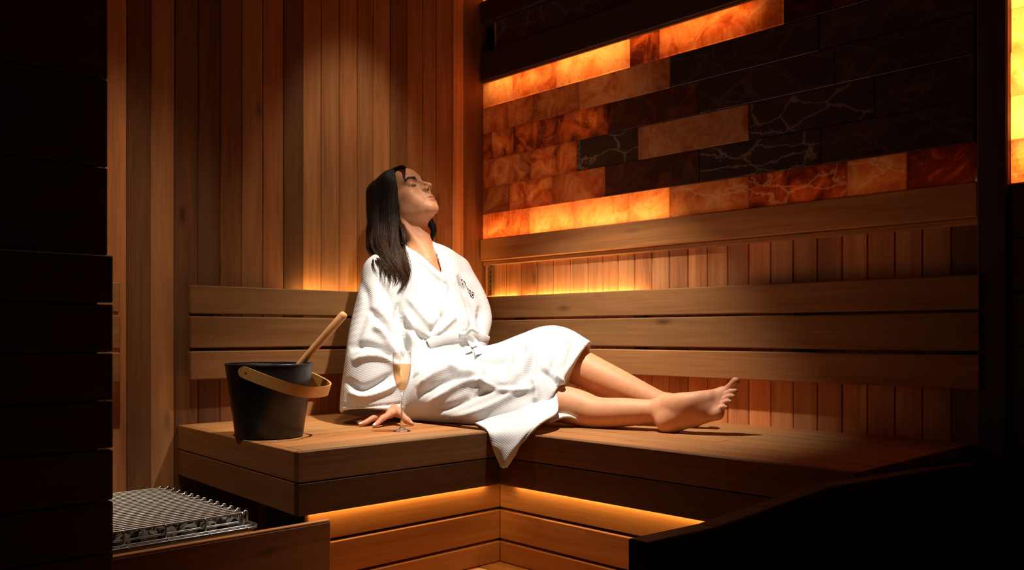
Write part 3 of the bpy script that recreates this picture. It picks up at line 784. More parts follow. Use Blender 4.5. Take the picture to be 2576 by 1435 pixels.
ft.smooth_chain([an, (an + V3(0, .05, .035)) / 2 + V3(0, .01, .01), (-.004, .085, .034), (-.008, .125, .020)], [.030, .030, .025, .019], .02)
ft.cone((0, .0, .01), an, .027, .029, .02)
ft.smooth_chain([(.006, .01, .000), (.020, .075, -.004), (.030, .130, -.008)], [.024, .020, .0145], .02)  # outer edge
ft.smooth_chain([(-.012, .02, .004), (-.022, .085, .008), (-.026, .158, -.002)], [.022, .018, .017], .025)  # inner edge
ft.cone((-.024, .158, -.004), (.028, .136, -.007), .0155, .0125, .02)                # ball
ft.cone((-.010, .10, .012), (.012, .10, .006), .020, .018, .02)
ft.smooth_chain([(.0, .03, .012), (.003, .07, .014), (.004, .115, .006)], [.030, .030, .020], .02)
toes = [[(-.026, .160, .000), (-.028, .184, .008), (-.029, .205, .019)], [(-.0105, .164, .000), (-.0095, .181, .008), (-.009, .194, .005)], [(.002, .158, -.001), (.0035, .174, .007), (.005, .185, .003)], [(.0135, .150, -.003), (.0155, .165, .005), (.017, .174, .001)], [(.025, .140, -.004), (.027, .152, .003), (.0285, .160, -.001)]]
for i, t_ in enumerate(toes):
    r0 = (.0122, .0086, .0080, .0076, .0074)[i]
    ft.smooth_chain(t_, [r0, r0 * .88, r0 * .86], .0035, 4)
lat = an + V3(.024, -.002, -.002); ft.ell(lat, (.011, .013, .013), .012)                # ankle bone
v_, q_ = ft.mesh(); v_ = relax(v_, q_, 3, .45)
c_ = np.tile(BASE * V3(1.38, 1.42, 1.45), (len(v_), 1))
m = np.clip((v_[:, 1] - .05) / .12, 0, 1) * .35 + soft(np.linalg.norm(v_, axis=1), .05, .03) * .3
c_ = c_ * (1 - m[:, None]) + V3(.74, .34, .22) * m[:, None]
add_piece(f2w(v_), q_, c_)
# ---- left leg (its foot lies behind the right one)
lleg_w = [P(1130, 972, 2.79), P(1270, 930, 2.715), P(1388, 886, 2.63), P(1462, 927, 2.58), P(1560, 972, 2.52), P(1640, 1007, 2.475), P(1690, 1026, 2.45)]
lleg_r = [.070, .058, .058, .0545, .0455, .0355, .033]
allp = np.array(lleg_w)
ll = Field(allp.min(0) - .12, allp.max(0) + V3(.13, .10, .13), .0028)
ll.smooth_chain(lleg_w, lleg_r, .02, 4)
fo = P(1702, 1062, 2.44); ll.cone(lleg_w[-1], fo, .032, .027, .02)
ll.smooth_chain([lleg_w[-1], P(1730, 1032, 2.42), P(1775, 1035, 2.40)], [.031, .026, .017], .02); ll.smooth_chain([fo, P(1740, 1060, 2.42), P(1778, 1044, 2.40)], [.026, .022, .017], .02)
for i in range(5):
    b0 = P(1772 + 2 * i, 1034 + 3.2 * i, 2.395 + .012 * i); ll.cone(b0, b0 + V3(-.004, -.026 + .003 * i, .010), (.011, .008, .0078, .0075, .007)[i], .007, .004)
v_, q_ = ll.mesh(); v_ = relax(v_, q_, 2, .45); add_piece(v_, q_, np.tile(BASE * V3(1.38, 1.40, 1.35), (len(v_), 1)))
# ---- the rest of the figure under the robe
tb = Field((-.95, -.75, ZB), (-.05, -.03, 1.0), .008)
tb.chain([P(1090, 980, 2.74), P(1100, 870, 2.78), P(1075, 770, 2.83)], [.10, .085, .09], .04)
tb.chain([P(1060, 665, 2.84), P(965, 690, 2.72), P(935, 850, 2.64), P(975, 985, 2.565)], [.05, .043, .036, .026], .03)
tb.chain([P(1060, 665, 2.85), P(1148, 680, 2.96), P(1196, 795, 2.955), P(1195, 900, 2.87)], [.05, .042, .035, .024], .03)
tb.chain([P(1090, 985, 2.72), rleg_w[0], rleg_w[1]], [.085, .070, .052], .04)
tb.chain([P(1095, 980, 2.76), lleg_w[0], lleg_w[1]], [.080, .066, .054], .03)
v_, q_ = tb.mesh(); add_piece(v_, q_)
off = 0; VV, QQ, CC = [], [], []
for vs, q, c in pieces: VV.append(vs); QQ.append(q + off); CC.append(c); off += len(vs)
VV = [np.concatenate([v[:, :2], np.maximum(v[:, 2:], ZB + .0006)], 1) for v in VV]
person = tag(empty('person', (-.53, -.34, ZB)), 'woman in a white waffle robe leaning back with closed eyes on the bench', 'person')
def child(name, me, mat):
    o = mesh_obj(name, me, mat, person); o.location = -Vector(person.location); return o
body = child('body', np_mesh('body', np.concatenate(VV), np.concatenate(QQ), True, np.concatenate(CC)), SKIN)
print('body', round(time.time() - _t0, 1))
# ------------------------------------------------------------------ robe
rb_lo = V3(-.98, -1.02, ZB - .004); rb_hi = V3(-.10, -.035, 1.0)
rf = Field(rb_lo, rb_hi, .0036)
rf.ell(P(1068, 745, 2.84), (.172, .108, .165), 0, 'u', sh_ax)
rf.ell(P(1092, 860, 2.78), (.145, .115, .15), .05, 'u', sh_ax)
rf.ell(P(1085, 985, 2.72), (.150, .150, .115), .05, 'u', sh_ax)
rf.smooth_chain([P(1040, 645, 2.84), P(1000, 662, 2.77), P(966, 690, 2.71)], [.050, .058, .064], .03)
rf.smooth_chain([P(1072, 645, 2.86), P(1110, 660, 2.91), P(1142, 686, 2.95)], [.050, .054, .058], .03)
# right sleeve
slv = [P(966, 692, 2.71), P(950, 770, 2.67), P(945, 850, 2.635), P(944, 930, 2.595), P(936, 1000, 2.565), P(932, 1060, 2.54)]
slr = [.064, .068, .082, .092, .092, .090]
rf.smooth_chain(slv, slr, .018)
# left sleeve
rf.smooth_chain([P(1142, 686, 2.95), P(1182, 750, 2.955), P(1207, 799, 2.945), P(1195, 850, 2.90), P(1180, 910, 2.84)], [.058, .054, .041, .043, .050], .010)
rf.smooth_chain([P(1150, 730, 2.91), P(1172, 800, 2.90), P(1172, 860, 2.87)], [.052, .046, .046], .02)
# hem of the right sleeve: the far side hangs lower
pA, pB, pC = P(855, 1033, 2.495), P(1008, 1034, 2.485), P(905, 1053, 2.655)
hn = np.cross(pB - pA, pC - pA); hn /= np.linalg.norm(hn); hn *= -np.sign(hn[2])
rf.plane(pA, hn, .004, slv[4] - V3(.16, .16, .10), slv[4] + V3(.13, .14, .06))
# skirt over both thighs
lt = [P(1120, 955, 2.78), P(1190, 938, 2.76), P(1262, 921, 2.715), P(1330, 898, 2.67), P(1392, 884, 2.63), P(1452, 908, 2.585), P(1530, 950, 2.55)]
rf.smooth_chain(lt, [.090, .080, .072, .074, .078, .070, .068], .045)
rtg = [P(1080, 985, 2.68), P(1200, 998, 2.60), P(1335, 1003, 2.52), P(1420, 1018, 2.475), P(1480, 1030, 2.445)]
rf.smooth_chain(rtg, [.115, .088, .074, .066, .062], .05)
rf.smooth_chain([P(1260, 955, 2.63), P(1350, 945, 2.57), P(1430, 962, 2.53), P(1480, 985, 2.50)], [.085, .080, .066, .062], .05)
rf.smooth_chain([P(1120, 1030, 2.58), P(1230, 1048, 2.51), P(1330, 1050, 2.45), P(1400, 1055, 2.42)], [.05, .045, .040, .03], .04)
# hems of the skirt
hx = P(1455, 935, 2.56)
hnr = (rt * .86 - up * .44 - fw * .25); rf.plane(P(1487, 860, 2.58), hnr, .004, hx - V3(.30, .40, .4), hx + V3(.4, .3, .5))
# openings
rf.smooth_chain([P(1415, 895, 2.61), P(1470, 922, 2.575), P(1560, 968, 2.53)], [.050, .0585, .058], .004, 4, 's')
rf.smooth_chain([P(1385, 1010, 2.49), P(1440, 1022, 2.465), P(1530, 1038, 2.42)], [.048, .054, .055], .004, 4, 's')
rf.smooth_chain([P(942, 1003, 2.57), P(936, 1016, 2.565), P(930, 1075, 2.53)], [.060, .077, .078], .004, 4, 's')
# neck opening down to the crossing of the lapels
rf.smooth_chain([P(1022, 560, 2.84), P(1042, 592, 2.80), P(1056, 610, 2.78)], [.06, .050, .040], .006, 5, 's')
for q in ((1047, 598, 36), (1054, 607, 31), (1060, 615, 27), (1067, 624, 24), (1073, 632, 21), (1080, 641, 18.5), (1086, 650, 16), (1092, 659, 13), (1098, 668, 10), (1103, 676, 7), (1108, 684, 4)):
    rf.cone(P(q[0], q[1], 2.52), P(q[0], q[1], 2.79), q[2] * .00117, q[2] * .00125, .002, 's')
rf.plane((0, 0, ZB + .0015), (0, 0, -1), 0)
rf.plane((0, -.037, 0), (0, 1, 0), 0)
rv, rq = rf.mesh(); rv = relax(rv, rq, 4, .5)
print('robe', len(rv), round(time.time() - _t0, 1))
# ---- folds, seams and lapels raised or pressed into the cloth
px, dd = project(rv); nr = normals(rv, rq)
view = (CAM - rv); view /= np.linalg.norm(view, axis=1)[:, None]
face = np.clip((np.sum(nr * view, 1) - .05) / .25, 0, 1)
disp = np.zeros(len(rv))
def stroke(line, wdt, amp, taper=True, smooth=True):
    amp *= 1.7; wdt *= .9
    ln = spline(line, 5) if smooth and len(line) > 2 else np.array(line, float)
    d, t = poly_dist(px, ln)
    g = np.exp(-(d / wdt) ** 2)
    if taper: g = g * np.clip(np.minimum(t, 1 - t) * 5, 0.0, 1)
    disp[:] += amp * g * face
def patch(poly, amp, soft_px):
    inside = in_poly(px, poly); d, _ = poly_dist(px, list(poly) + [poly[0]])
    s = np.where(inside, d, -d); disp[:] += amp * np.clip(s / soft_px + .5, 0, 1) * face
stroke([(1378, 818), (1366, 845), (1348, 885), (1332, 930), (1312, 968)], 9, -.010)
stroke([(1396, 822), (1398, 860), (1394, 905), (1384, 950)], 7, -.006)
stroke([(1430, 835), (1424, 880), (1412, 925)], 8, .004)
stroke([(1320, 868), (1312, 900), (1300, 940)], 9, -.008)
stroke([(1290, 880), (1275, 920), (1262, 960)], 9, -.006)
stroke([(1345, 850), (1322, 905), (1290, 970)], 9, .006)
stroke([(1048, 978), (1080, 952), (1120, 932), (1165, 925)], 9, .009)
stroke([(1050, 1000), (1095, 972), (1150, 948), (1200, 945)], 9, -.009)
stroke([(1070, 1020), (1120, 992), (1180, 962), (1250, 955)], 10, .009)
stroke([(1085, 1040), (1150, 1018), (1220, 985), (1290, 968)], 10, -.008)
stroke([(1120, 1052), (1190, 1040), (1260, 1012), (1320, 980)], 10, .007)
stroke([(1200, 955), (1240, 975), (1300, 985), (1360, 975)], 9, .007)
stroke([(1180, 1000), (1200, 965), (1218, 930)], 8, -.006)
stroke([(1360, 930), (1390, 955), (1408, 985)], 8, -.008)
stroke([(1340, 945), (1352, 985), (1345, 1020)], 9, .007)
stroke([(1395, 945), (1412, 962), (1420, 990)], 7, .008)
stroke([(1140, 880), (1180, 905), (1240, 915), (1290, 905)], 10, -.006)
stroke([(1100, 905), (1150, 930), (1210, 935)], 9, .005)
stroke([(922, 775), (955, 800), (985, 835), (998, 880)], 9, -.010)
stroke([(935, 820), (965, 842), (1000, 905)], 9, .008)
stroke([(880, 880), (920, 868), (962, 880), (1000, 915)], 10, -.009)
stroke([(885, 912), (930, 898), (975, 905), (1010, 935)], 9, .008)
stroke([(868, 955), (905, 978), (950, 965), (1000, 935)], 10, -.010)
stroke([(872, 985), (915, 1000), (965, 985), (1010, 955)], 9, .008)
stroke([(905, 700), (925, 760), (905, 830), (885, 900)], 12, -.004)
stroke([(950, 700), (985, 760), (1000, 830)], 10, -.007)
stroke([(1000, 760), (1012, 830), (1020, 900), (1012, 960)], 8, -.012)
stroke([(1022, 780), (1040, 850), (1040, 910)], 9, .006)
stroke([(1010, 800), (1050, 845), (1085, 858)], 9, -.008)
stroke([(1020, 740), (1060, 790), (1095, 830)], 9, .005)
stroke([(1075, 845), (1100, 815), (1122, 785)], 8, -.008)
stroke([(1090, 850), (1125, 815), (1150, 795)], 8, .007)
stroke([(1078, 770), (1095, 790), (1112, 785)], 11, -.006)
stroke([(1150, 800), (1165, 820), (1160, 838)], 9, .006)
stroke([(1200, 770), (1205, 810), (1212, 850)], 8, -.006)
stroke([(1165, 730), (1190, 770), (1205, 800)], 8, .004)
stroke([(1150, 690), (1172, 740), (1186, 800), (1188, 850)], 6, -.010)
stroke([(860, 1020), (900, 1026), (950, 1022), (1006, 1016)], 4, -.003, False)
patch([(1000, 600), (1018, 594), (1062, 632), (1116, 688), (1122, 716), (1100, 700), (1050, 655), (1012, 625)], .006, 5)
patch([(1085, 606), (1098, 618), (1112, 655), (1128, 720), (1110, 790), (1075, 860), (1055, 940), (1040, 950), (1062, 860), (1095, 780), (1108, 715), (1114, 690), (1100, 645)], .006, 5)
noise = sum(np.sin(rv @ V3(*k) + ph) for k, ph in (((23, 11, 17), 0.), ((-13, 29, 9), 1.3), ((31, -17, 21), 2.1))) / 3
rv = rv + nr * (disp + .0030 * noise * face)[:, None]
rv = relax(rv, rq, 1, .5)
rv[:, 2] = np.maximum(rv[:, 2], ZB + .0012)
# ---- the corner of the robe that hangs over the bench edge: a sheet with thickness
NET = [ # rows from the lap to the tip; (px, py, depth) from left to right
 [(1170, 1030, 2.53), (1230, 1015, 2.50), (1290, 1000, 2.47), (1350, 985, 2.455), (1400, 990, 2.44)],
 [(1188, 1058, 2.50), (1240, 1050, 2.455), (1295, 1038, 2.42), (1352, 1020, 2.405), (1405, 1022, 2.40)],
 [(1205, 1068, 2.43), (1243, 1066, 2.39), (1292, 1056, 2.36), (1348, 1044, 2.33), (1398, 1040, 2.34)],
 [(1224, 1080, 2.318), (1250, 1084, 2.30), (1287, 1084, 2.27), (1328, 1075, 2.25), (1362, 1062, 2.25)],
 [(1235, 1115, 2.296), (1254, 1120, 2.275), (1280, 1122, 2.25), (1303, 1116, 2.23), (1322, 1104, 2.225)],
 [(1247, 1148, 2.290), (1258, 1155, 2.270), (1272, 1155, 2.25), (1285, 1150, 2.24), (1295, 1140, 2.235)],
 [(1259, 1174, 2.280), (1262, 1178, 2.272), (1265, 1179, 2.265), (1268, 1178, 2.258), (1272, 1173, 2.252)]]
def sheet(net, nu, nv, th=.005, wave=None):
    g = np.array([[P(*q) for q in row] for row in net])
    a = np.stack([spline(g[:, j], nv) for j in range(g.shape[1])], 1)
    b = np.stack([spline(a[i], nu) for i in range(len(a))], 0)
    n0, n1 = b.shape[:2]
    if wave is not None: b = b + wave(n0, n1)
    du = np.gradient(b, axis=1); dv = np.gradient(b, axis=0); nn_ = np.cross(du, dv); nn_ /= np.linalg.norm(nn_, axis=2)[..., None]
    sgn = np.sign(np.sum(nn_ * (CAM - b), 2).mean()); nn_ *= sgn
    top = b.reshape(-1, 3); bot = (b - nn_ * th).reshape(-1, 3)
    vs = np.concatenate([top, bot]); m = n0 * n1; q = []
    I = lambda i, j: i * n1 + j
    for i in range(n0 - 1):
        for j in range(n1 - 1):
            f = [I(i, j), I(i, j + 1), I(i + 1, j + 1), I(i + 1, j)]
            q.append(f if sgn > 0 else f[::-1]); q.append([x + m for x in (f[::-1] if sgn > 0 else f)])
    ed = [(I(0, j), I(0, j + 1)) for j in range(n1 - 1)] + [(I(i, n1 - 1), I(i + 1, n1 - 1)) for i in range(n0 - 1)] + [(I(n0 - 1, j + 1), I(n0 - 1, j)) for j in range(n1 - 1)][::-1] + [(I(i + 1, 0), I(i, 0)) for i in range(n0 - 1)][::-1]
    for a_, b_ in ed: q.append([b_, a_, a_ + m, b_ + m] if sgn > 0 else [a_, b_, b_ + m, a_ + m])
    return vs, np.array(q)
def wv_(n0, n1):
    u = np.linspace(0, 1, n1)[None, :, None]; v = np.linspace(0, 1, n0)[:, None, None]
    return (-fw) * (.007 * np.sin(u * 9 + v * 3) * np.clip(v * 2, 0, 1) * (1 - .5 * v)) + up * 0
tv, tq = sheet(NET, 12, 12, .006, wv_)
NET2 = [ # hem lying on the bench beside the knee
 [(1385, 1030, 2.46), (1425, 1030, 2.47), (1455, 1040, 2.48)],
 [(1385, 1048, 2.42), (1428, 1040, 2.43), (1462, 1056, 2.44)],
 [(1380, 1062, 2.40), (1432, 1047, 2.405), (1492, 1075, 2.425)]]
bv, bq = sheet(NET2, 14, 8, .005)
for v_ in (tv, bv):
    on = v_[:, 2] < ZB + .02
    inside = (v_[:, 1] > YF) | (v_[:, 0] > XB)
    v_[inside, 2] = np.maximum(v_[inside, 2], ZB + .002)
rall = np.concatenate([rv, tv, bv]); fall = np.concatenate([rq, tq + len(rv), bq + len(rv) + len(tv)])
CELL = .0054
uvw = np.stack([(rall @ rt) / CELL, (rall @ (up * .96 - fw * .28)) / CELL], 1)
uvw = np.stack([uvw[:, 0] * .97 - uvw[:, 1] * .24, uvw[:, 0] * .24 + uvw[:, 1] * .97], 1)
def cloth_mat(name, weave, colr=(.68, .675, .665)):
    m, nt, out = nmat(name)
    b = N(nt, 'ShaderNodeBsdfPrincipled'); b.inputs['Base Color'].default_value = (*colr, 1); b.inputs['Roughness'].default_value = .9
    b.inputs['Specular IOR Level'].default_value = .15; b.inputs['Sheen Weight'].default_value = .08
    uvn = nt.nodes.new('ShaderNodeUVMap'); uvn.uv_map = 'weave'; sx = N(nt, 'ShaderNodeSeparateXYZ'); L(nt, uvn.outputs[0], sx.inputs[0])
    a = fmath(nt, 'ABSOLUTE', fmath(nt, 'SINE', fmath(nt, 'MULTIPLY', sx.outputs[0], math.pi))); c = fmath(nt, 'ABSOLUTE', fmath(nt, 'SINE', fmath(nt, 'MULTIPLY', sx.outputs[1], math.pi)))
    hgt = fmath(nt, 'POWER', fmath(nt, 'MULTIPLY', a, c), .7)
    tc = N(nt, 'ShaderNodeTexCoord'); nz = N(nt, 'ShaderNodeTexNoise', Scale=900.0, Detail=2.0); L(nt, tc.outputs['Object'], nz.inputs['Vector'])
    hh = fmath(nt, 'ADD', fmath(nt, 'MULTIPLY', hgt, -weave), fmath(nt, 'MULTIPLY', nz.outputs['Fac'], .12))
    bp = N(nt, 'ShaderNodeBump', Strength=.40, Distance=.0009); L(nt, hh, bp.inputs['Height']); L(nt, bp.outputs[0], b.inputs['Normal'])
    L(nt, b.outputs[0], out.inputs[0]); return m
ROBE = cloth_mat('white_waffle_cotton', 1.0); BELT = cloth_mat('white_cotton_band', .6)
robe = child('robe', np_mesh('robe', rall, fall, True, None, uvw), ROBE); robe['label'] = 'white waffle bathrobe with long wide sleeves'
RT = bvh(rall, fall)
def on_robe(px_, py_, lift=.003):
    h = hit([RT], px_, py_)
    return None if h is None else h[0] + h[2] * lift
def band(name, line, half, thick, mat, n=8, lift=.002):
    """flat strip of cloth lying on the robe"""
    ln = spline(line, n); pts = [on_robe(a, b, lift) for a, b in ln]; pts = [p for p in pts if p is not None]
    pts = np.array(pts)
    for _ in range(2): pts[1:-1] = (pts[:-2] + 2 * pts[1:-1] + pts[2:]) / 4
    t = np.gradient(pts, axis=0); t /= np.linalg.norm(t, axis=1)[:, None]
    vw = CAM - pts; vw /= np.linalg.norm(vw, axis=1)[:, None]
    s = np.cross(t, vw); s /= np.linalg.norm(s, axis=1)[:, None]; nn_ = np.cross(s, t)
    nn_ *= np.sign(np.sum(nn_ * vw, 1))[:, None]
    prof = [(-1, -.004), (-1, .2 * thick), (-.8, thick), (0, thick * 1.1), (.8, thick), (1, .2 * thick), (1, -.004)]
    vs = np.concatenate([[p + s[i] * half * a + nn_[i] * b for a, b in prof] for i, p in enumerate(pts)]); k = len(prof); q = []
    for i in range(len(pts) - 1):
        for j in range(k - 1): q.append([i * k + j, i * k + j + 1, (i + 1) * k + j + 1, (i + 1) * k + j])
    uv_ = np.stack([vs @ rt / CELL, vs @ up / CELL], 1)
    return np.array(vs), np.array(q), uv_
def join(parts):
    vs, q, uv_, o_ = [], [], [], 0
    for a, b, c in parts: vs.append(a); q.append(b + o_); uv_.append(c); o_ += len(a)
    return np.concatenate(vs), np.concatenate(q), np.concatenate(uv_)
bp_ = [band('b', [(1078, 868), (1110, 852), (1145, 846), (1185, 848), (1226, 858)], .016, .0035, BELT)]
for ln in ([(1160, 838), (1178, 850), (1196, 868), (1206, 896)], [(1158, 846), (1168, 866), (1180, 890)]): bp_.append(band('t', ln, .012, .0035, BELT))
v_, q_, u_ = join(bp_); belt = child('belt', np_mesh('belt', v_, q_, True, None, u_), BELT)
kf = Field(on_robe(1160, 842) - .08, on_robe(1160, 842) + .08, .003); k0 = on_robe(1158, 842, .008)
kf.ell(k0, (.016, .012, .012), 0); kf.smooth_chain([k0 + rt * .012, k0 + rt * .030 + up * .016 - fw * .006, k0 + rt * .046 + up * .006], [.006, .008, .007], .006); kf.smooth_chain([k0 - rt * .012, k0 - rt * .028 + up * .010 - fw * .004, k0 - rt * .040 - up * .004], [.006, .007, .006], .006)
v_, q_ = kf.mesh(); v_ = relax(v_, q_, 2); kn = child('belt_knot', np_mesh('belt_knot', v_, q_, True, None, np.stack([v_ @ rt / CELL, v_ @ up / CELL], 1)), BELT)
# embroidered lettering on the chest
EMB = simple('dark_thread', (.012, .008, .006), .8)
bm = bmesh.new()
for ln, r_ in (([(1160, 704), (1162.5, 704.5)], .0022), ([(1163.5, 712.5), (1164.5, 716)], .0020), ([(1165.5, 707), (1168.5, 710), (1169.8, 714), (1170, 718)], .0015), ([(1172, 720), (1175, 725)], .0008), ([(1176, 726), (1177.5, 729)], .0020),
               ([(1180.5, 729.5), (1179, 734), (1180.5, 738.5), (1182.5, 739)], .0016), ([(1180.5, 729.5), (1183.5, 733.5), (1182.5, 738)], .0012), ([(1182, 739), (1183, 744), (1185, 747.5)], .0018),
               ([(1187, 735.5), (1186.2, 741), (1186, 747), (1188, 750), (1190.3, 749), (1190, 744.5), (1187, 742.5), (1190.5, 740.5), (1189.5, 737), (1187, 735.5)], .0014), ([(1166, 720), (1168, 722.5)], .0007)):
    p_ = [on_robe(a, b, .0012) for a, b in spline(ln, 3)]
    if all(x is not None for x in p_): tube_bm(bm, p_, r_ * .72, 6)
o = bm_obj('lettering', bm, EMB, person, (0, 0, 0), True); o.location = -Vector(person.location); o['label'] = 'dark embroidered lettering on the chest'
# ------------------------------------------------------------------ hair, brows, lashes, ear stud
def hair_mat():
    m, nt, out = nmat('brown_hair')
    tc = N(nt, 'ShaderNodeTexCoord'); mp = N(nt, 'ShaderNodeMapping'); mp.inputs['Scale'].default_value = (300, 300, 25); L(nt, tc.outputs['Object'], mp.inputs['Vector'])
    nz = N(nt, 'ShaderNodeTexNoise', Scale=1.0, Detail=3.0); L(nt, mp.outputs[0], nz.inputs['Vector'])
    at = N(nt, 'ShaderNodeAttribute', attribute_name='tint')
    cr = ramp(nt, [(0.3, (.6, .6, .6)), (0.7, (1.4, 1.4, 1.4))]); L(nt, nz.outputs['Fac'], cr.inputs[0])
    b = N(nt, 'ShaderNodeBsdfPrincipled'); L(nt, mixc(nt, at.outputs['Color'], cr.outputs[0], 1.0, 'MULTIPLY'), b.inputs['Base Color']); b.inputs['Roughness'].default_value = .5; b.inputs['Specular IOR Level'].default_value = .16
    L(nt, b.outputs[0], out.inputs[0]); return m
HAIR = hair_mat()
hr = Field((-.20, -.20, -.36), (.20, .12, .16), .0026)
hr.ell((0, -.016, .038), (.083, .102, .094), 0)
# hairline: cut away the face
hl = V3(0, .78, -.02); hr.plane((0, .058, .078), (0, .86, -.50), .012)
hr.plane((0, .030, .0), (0, 1.0, -.10), .012)
for s in (1, -1):
    hr.smooth_chain([(s * .050, .022, .066), (s * .072, .004, .020), (s * .078, -.014, -.035)], [.013, .014, .017], .02)
hr.smooth_chain([(.006, .040, .112), (-.030, .046, .104), (-.058, .036, .078), (-.072, .010, .040)], [.012, .012, .013, .014], .015)
hr.smooth_chain([(-.012, .064, .098), (-.045, .058, .078), (-.064, .040, .045)], [.006, .007, .008], .01)
def orb(px_, py_, lift, dflt):
    h = hit([RT], px_, py_); return P(px_, py_, dflt) if h is None else P(px_, py_, min(dflt, (h[0] - CAM) @ fw - lift))
hr.smooth_chain([w2h(q) for q in (P(958, 490, 2.87), P(956, 560, 2.835), orb(962, 612, -.010, 2.78), orb(972, 650, -.010, 2.74), orb(986, 690, -.006, 2.72))], [.052, .044, .032, .016, .006], .02)
hr.smooth_chain([w2h(q) for q in (P(986, 462, 2.855), P(984, 530, 2.815), orb(992, 600, -.008, 2.77), orb(1002, 640, -.008, 2.74), orb(1006, 672, -.004, 2.72))], [.045, .034, .024, .013, .005], .02)
hr.smooth_chain([w2h(P(*q)) for q in ((1060, 530, 2.94), (1079, 555, 2.93), (1091, 580, 2.925), (1086, 600, 2.925), (1089, 612, 2.92))], [.02, .015, .011, .007, .002], .01)
hv2, hq2 = hr.mesh(); hv2 = relax(hv2, hq2, 3); hv2 = h2w(hv2)
HT = bvh(hv2, hq2)
G = [[(1020, 421, 2.79), (1009, 450, 2.76), (1002, 495, 2.73), (1004, 545, 2.74), (1012, 590, 2.72), (1019, 640, 2.68), (1017, 690, 2.66), (1006, 738, 2.65)],
     [(1016, 418, 2.80), (991, 440, 2.78), (977, 490, 2.74), (976, 550, 2.73), (986, 610, 2.70), (998, 660, 2.66), (1005, 705, 2.65), (1001, 742, 2.645)],
     [(1012, 416, 2.82), (966, 440, 2.82), (951, 490, 2.78), (945, 550, 2.77), (946, 610, 2.73), (962, 655, 2.69), (984, 697, 2.66), (995, 736, 2.65)],
     [(1008, 416, 2.86), (956, 444, 2.88), (938, 500, 2.86), (930, 570, 2.84), (930, 622, 2.80), (940, 655, 2.74), (966, 690, 2.69), (986, 728, 2.66)]]
G = np.array([spline(g, 5) for g in G])
hs = random.Random(11)
sv, sq, o_, scol = [], [], 0, []
DARKH, BROWNH = V3(.0075, .0036, .0022), V3(.080, .036, .017)
def strand(pts, r0):
    global o_
    pts = np.array(pts); n_ = len(pts)
    t = np.gradient(pts, axis=0); t /= np.linalg.norm(t, axis=1)[:, None] + 1e-9
    a = np.cross(t, -fw); a /= np.linalg.norm(a, axis=1)[:, None] + 1e-9; b = np.cross(t, a)
    kk = hs.random() ** 1.5
    for i in range(n_):
        f_b = kk * min(1, max(0, (i / n_ - .35) * 2.2)) ; scol.extend([DARKH * (1 - f_b) + BROWNH * f_b] * 4)
        r = r0 * min(1, (n_ - 1 - i) / (n_ * .35) + .15) * min(1, i / 3 + .4)
        for k in range(4): sv.append(pts[i] + r * (a[i] * math.cos(k * math.pi / 2) + b[i] * math.sin(k * math.pi / 2)))
    for i in range(n_ - 1):
        for k in range(4): sq.append([o_ + i * 4 + k, o_ + i * 4 + (k + 1) % 4, o_ + (i + 1) * 4 + (k + 1) % 4, o_ + (i + 1) * 4 + k])
    o_ += n_ * 4
def lock(s, nst, ph, fr, am, spread, shift, end, thin=False):
    """a lock of hair: strands that share one wave"""
    for _ in range(nst):
        ss = min(max(s + hs.gauss(0, .10), -.05), 3.04); i0 = int(np.clip(math.floor(ss), 0, 2)); f_ = ss - i0; f2 = s - i0
        ga = G[i0] * (1 - f_) + G[i0 + 1] * f_; gb = G[i0] * (1 - f2) + G[i0 + 1] * f2
        tp = np.clip((np.linspace(0, 1, len(ga)) - .45) * 2, 0, .85)[:, None]; g = ga * (1 - tp) + gb * tp
        m_ = len(g); u = np.linspace(0, 1, m_); jit = hs.gauss(0, spread)
        a_ = am * hs.uniform(.75, 1.25); p_ = ph + hs.gauss(0, .13)
        wob = a_ * np.sin(u * fr * 6.28 + p_) * np.clip((u - .28) * 2.0, 0, 1) + jit * (.25 + .75 * np.minimum(u, .5)) * (1 - .8 * np.clip((u - .55) * 2.2, 0, 1)) + shift * np.clip((u - .4) / .6, 0, 1)
        lift_ = hs.uniform(.001, .006); pts = []
        n_e = int(m_ * min(1, end * hs.uniform(.93, 1.03)))
        for k in range(n_e):
            x_, y_, d_ = g[k, 0] + wob[k], g[k, 1] + .25 * abs(jit) * u[k], g[k, 2]
            h = hit([HT, RT], x_, y_)
            if h is not None: d_ = min((h[0] - CAM) @ fw, d_ + .10) - lift_ - .004 * (1 + math.sin(u[k] * fr * 6.28 + p_ + 1.3)) * max(0, u[k] - .4)
            pts.append(P(x_, y_, d_))
        pts = np.array(pts)
        for _k in range(2): pts[1:-1] = (pts[:-2] + 2 * pts[1:-1] + pts[2:]) / 4
        strand(pts, hs.uniform(.0007, .0013) if not thin else .0006)
for i in range(46):
    s_ = hs.uniform(0, 3); lock(s_, 16, 1.2 + .8 * s_ + hs.gauss(0, .55), hs.uniform(2.1, 2.6), hs.uniform(9, 17), 3.0, hs.gauss(0, 5), hs.uniform(.78, 1.0))
for i in range(10):
    lock(hs.uniform(0, 1.2), 4, hs.uniform(0, 6.28), hs.uniform(1.2, 2.0), hs.uniform(6, 12), 4, hs.uniform(4, 22), hs.uniform(.80, .97), True)
for i in range(7):
    lock(hs.uniform(2.2, 3), 4, hs.uniform(0, 6.28), hs.uniform(1.2, 2.0), hs.uniform(5, 9), 4, hs.uniform(-8, 4), hs.uniform(.75, .95), True)
vs_ = np.concatenate([hv2, np.array(sv)]); fs_ = np.concatenate([hq2, np.array(sq) + len(hv2)])
hair = child('hair', np_mesh('hair', vs_, fs_, True, np.concatenate([np.tile(DARKH, (len(hv2), 1)), np.array(scol)])), HAIR); hair['label'] = 'long wavy dark brown hair'
BROW = simple('brow_hair', (.020, .009, .005), .6)
HB = bvh(HEADW, hq)
bm = bmesh.new()
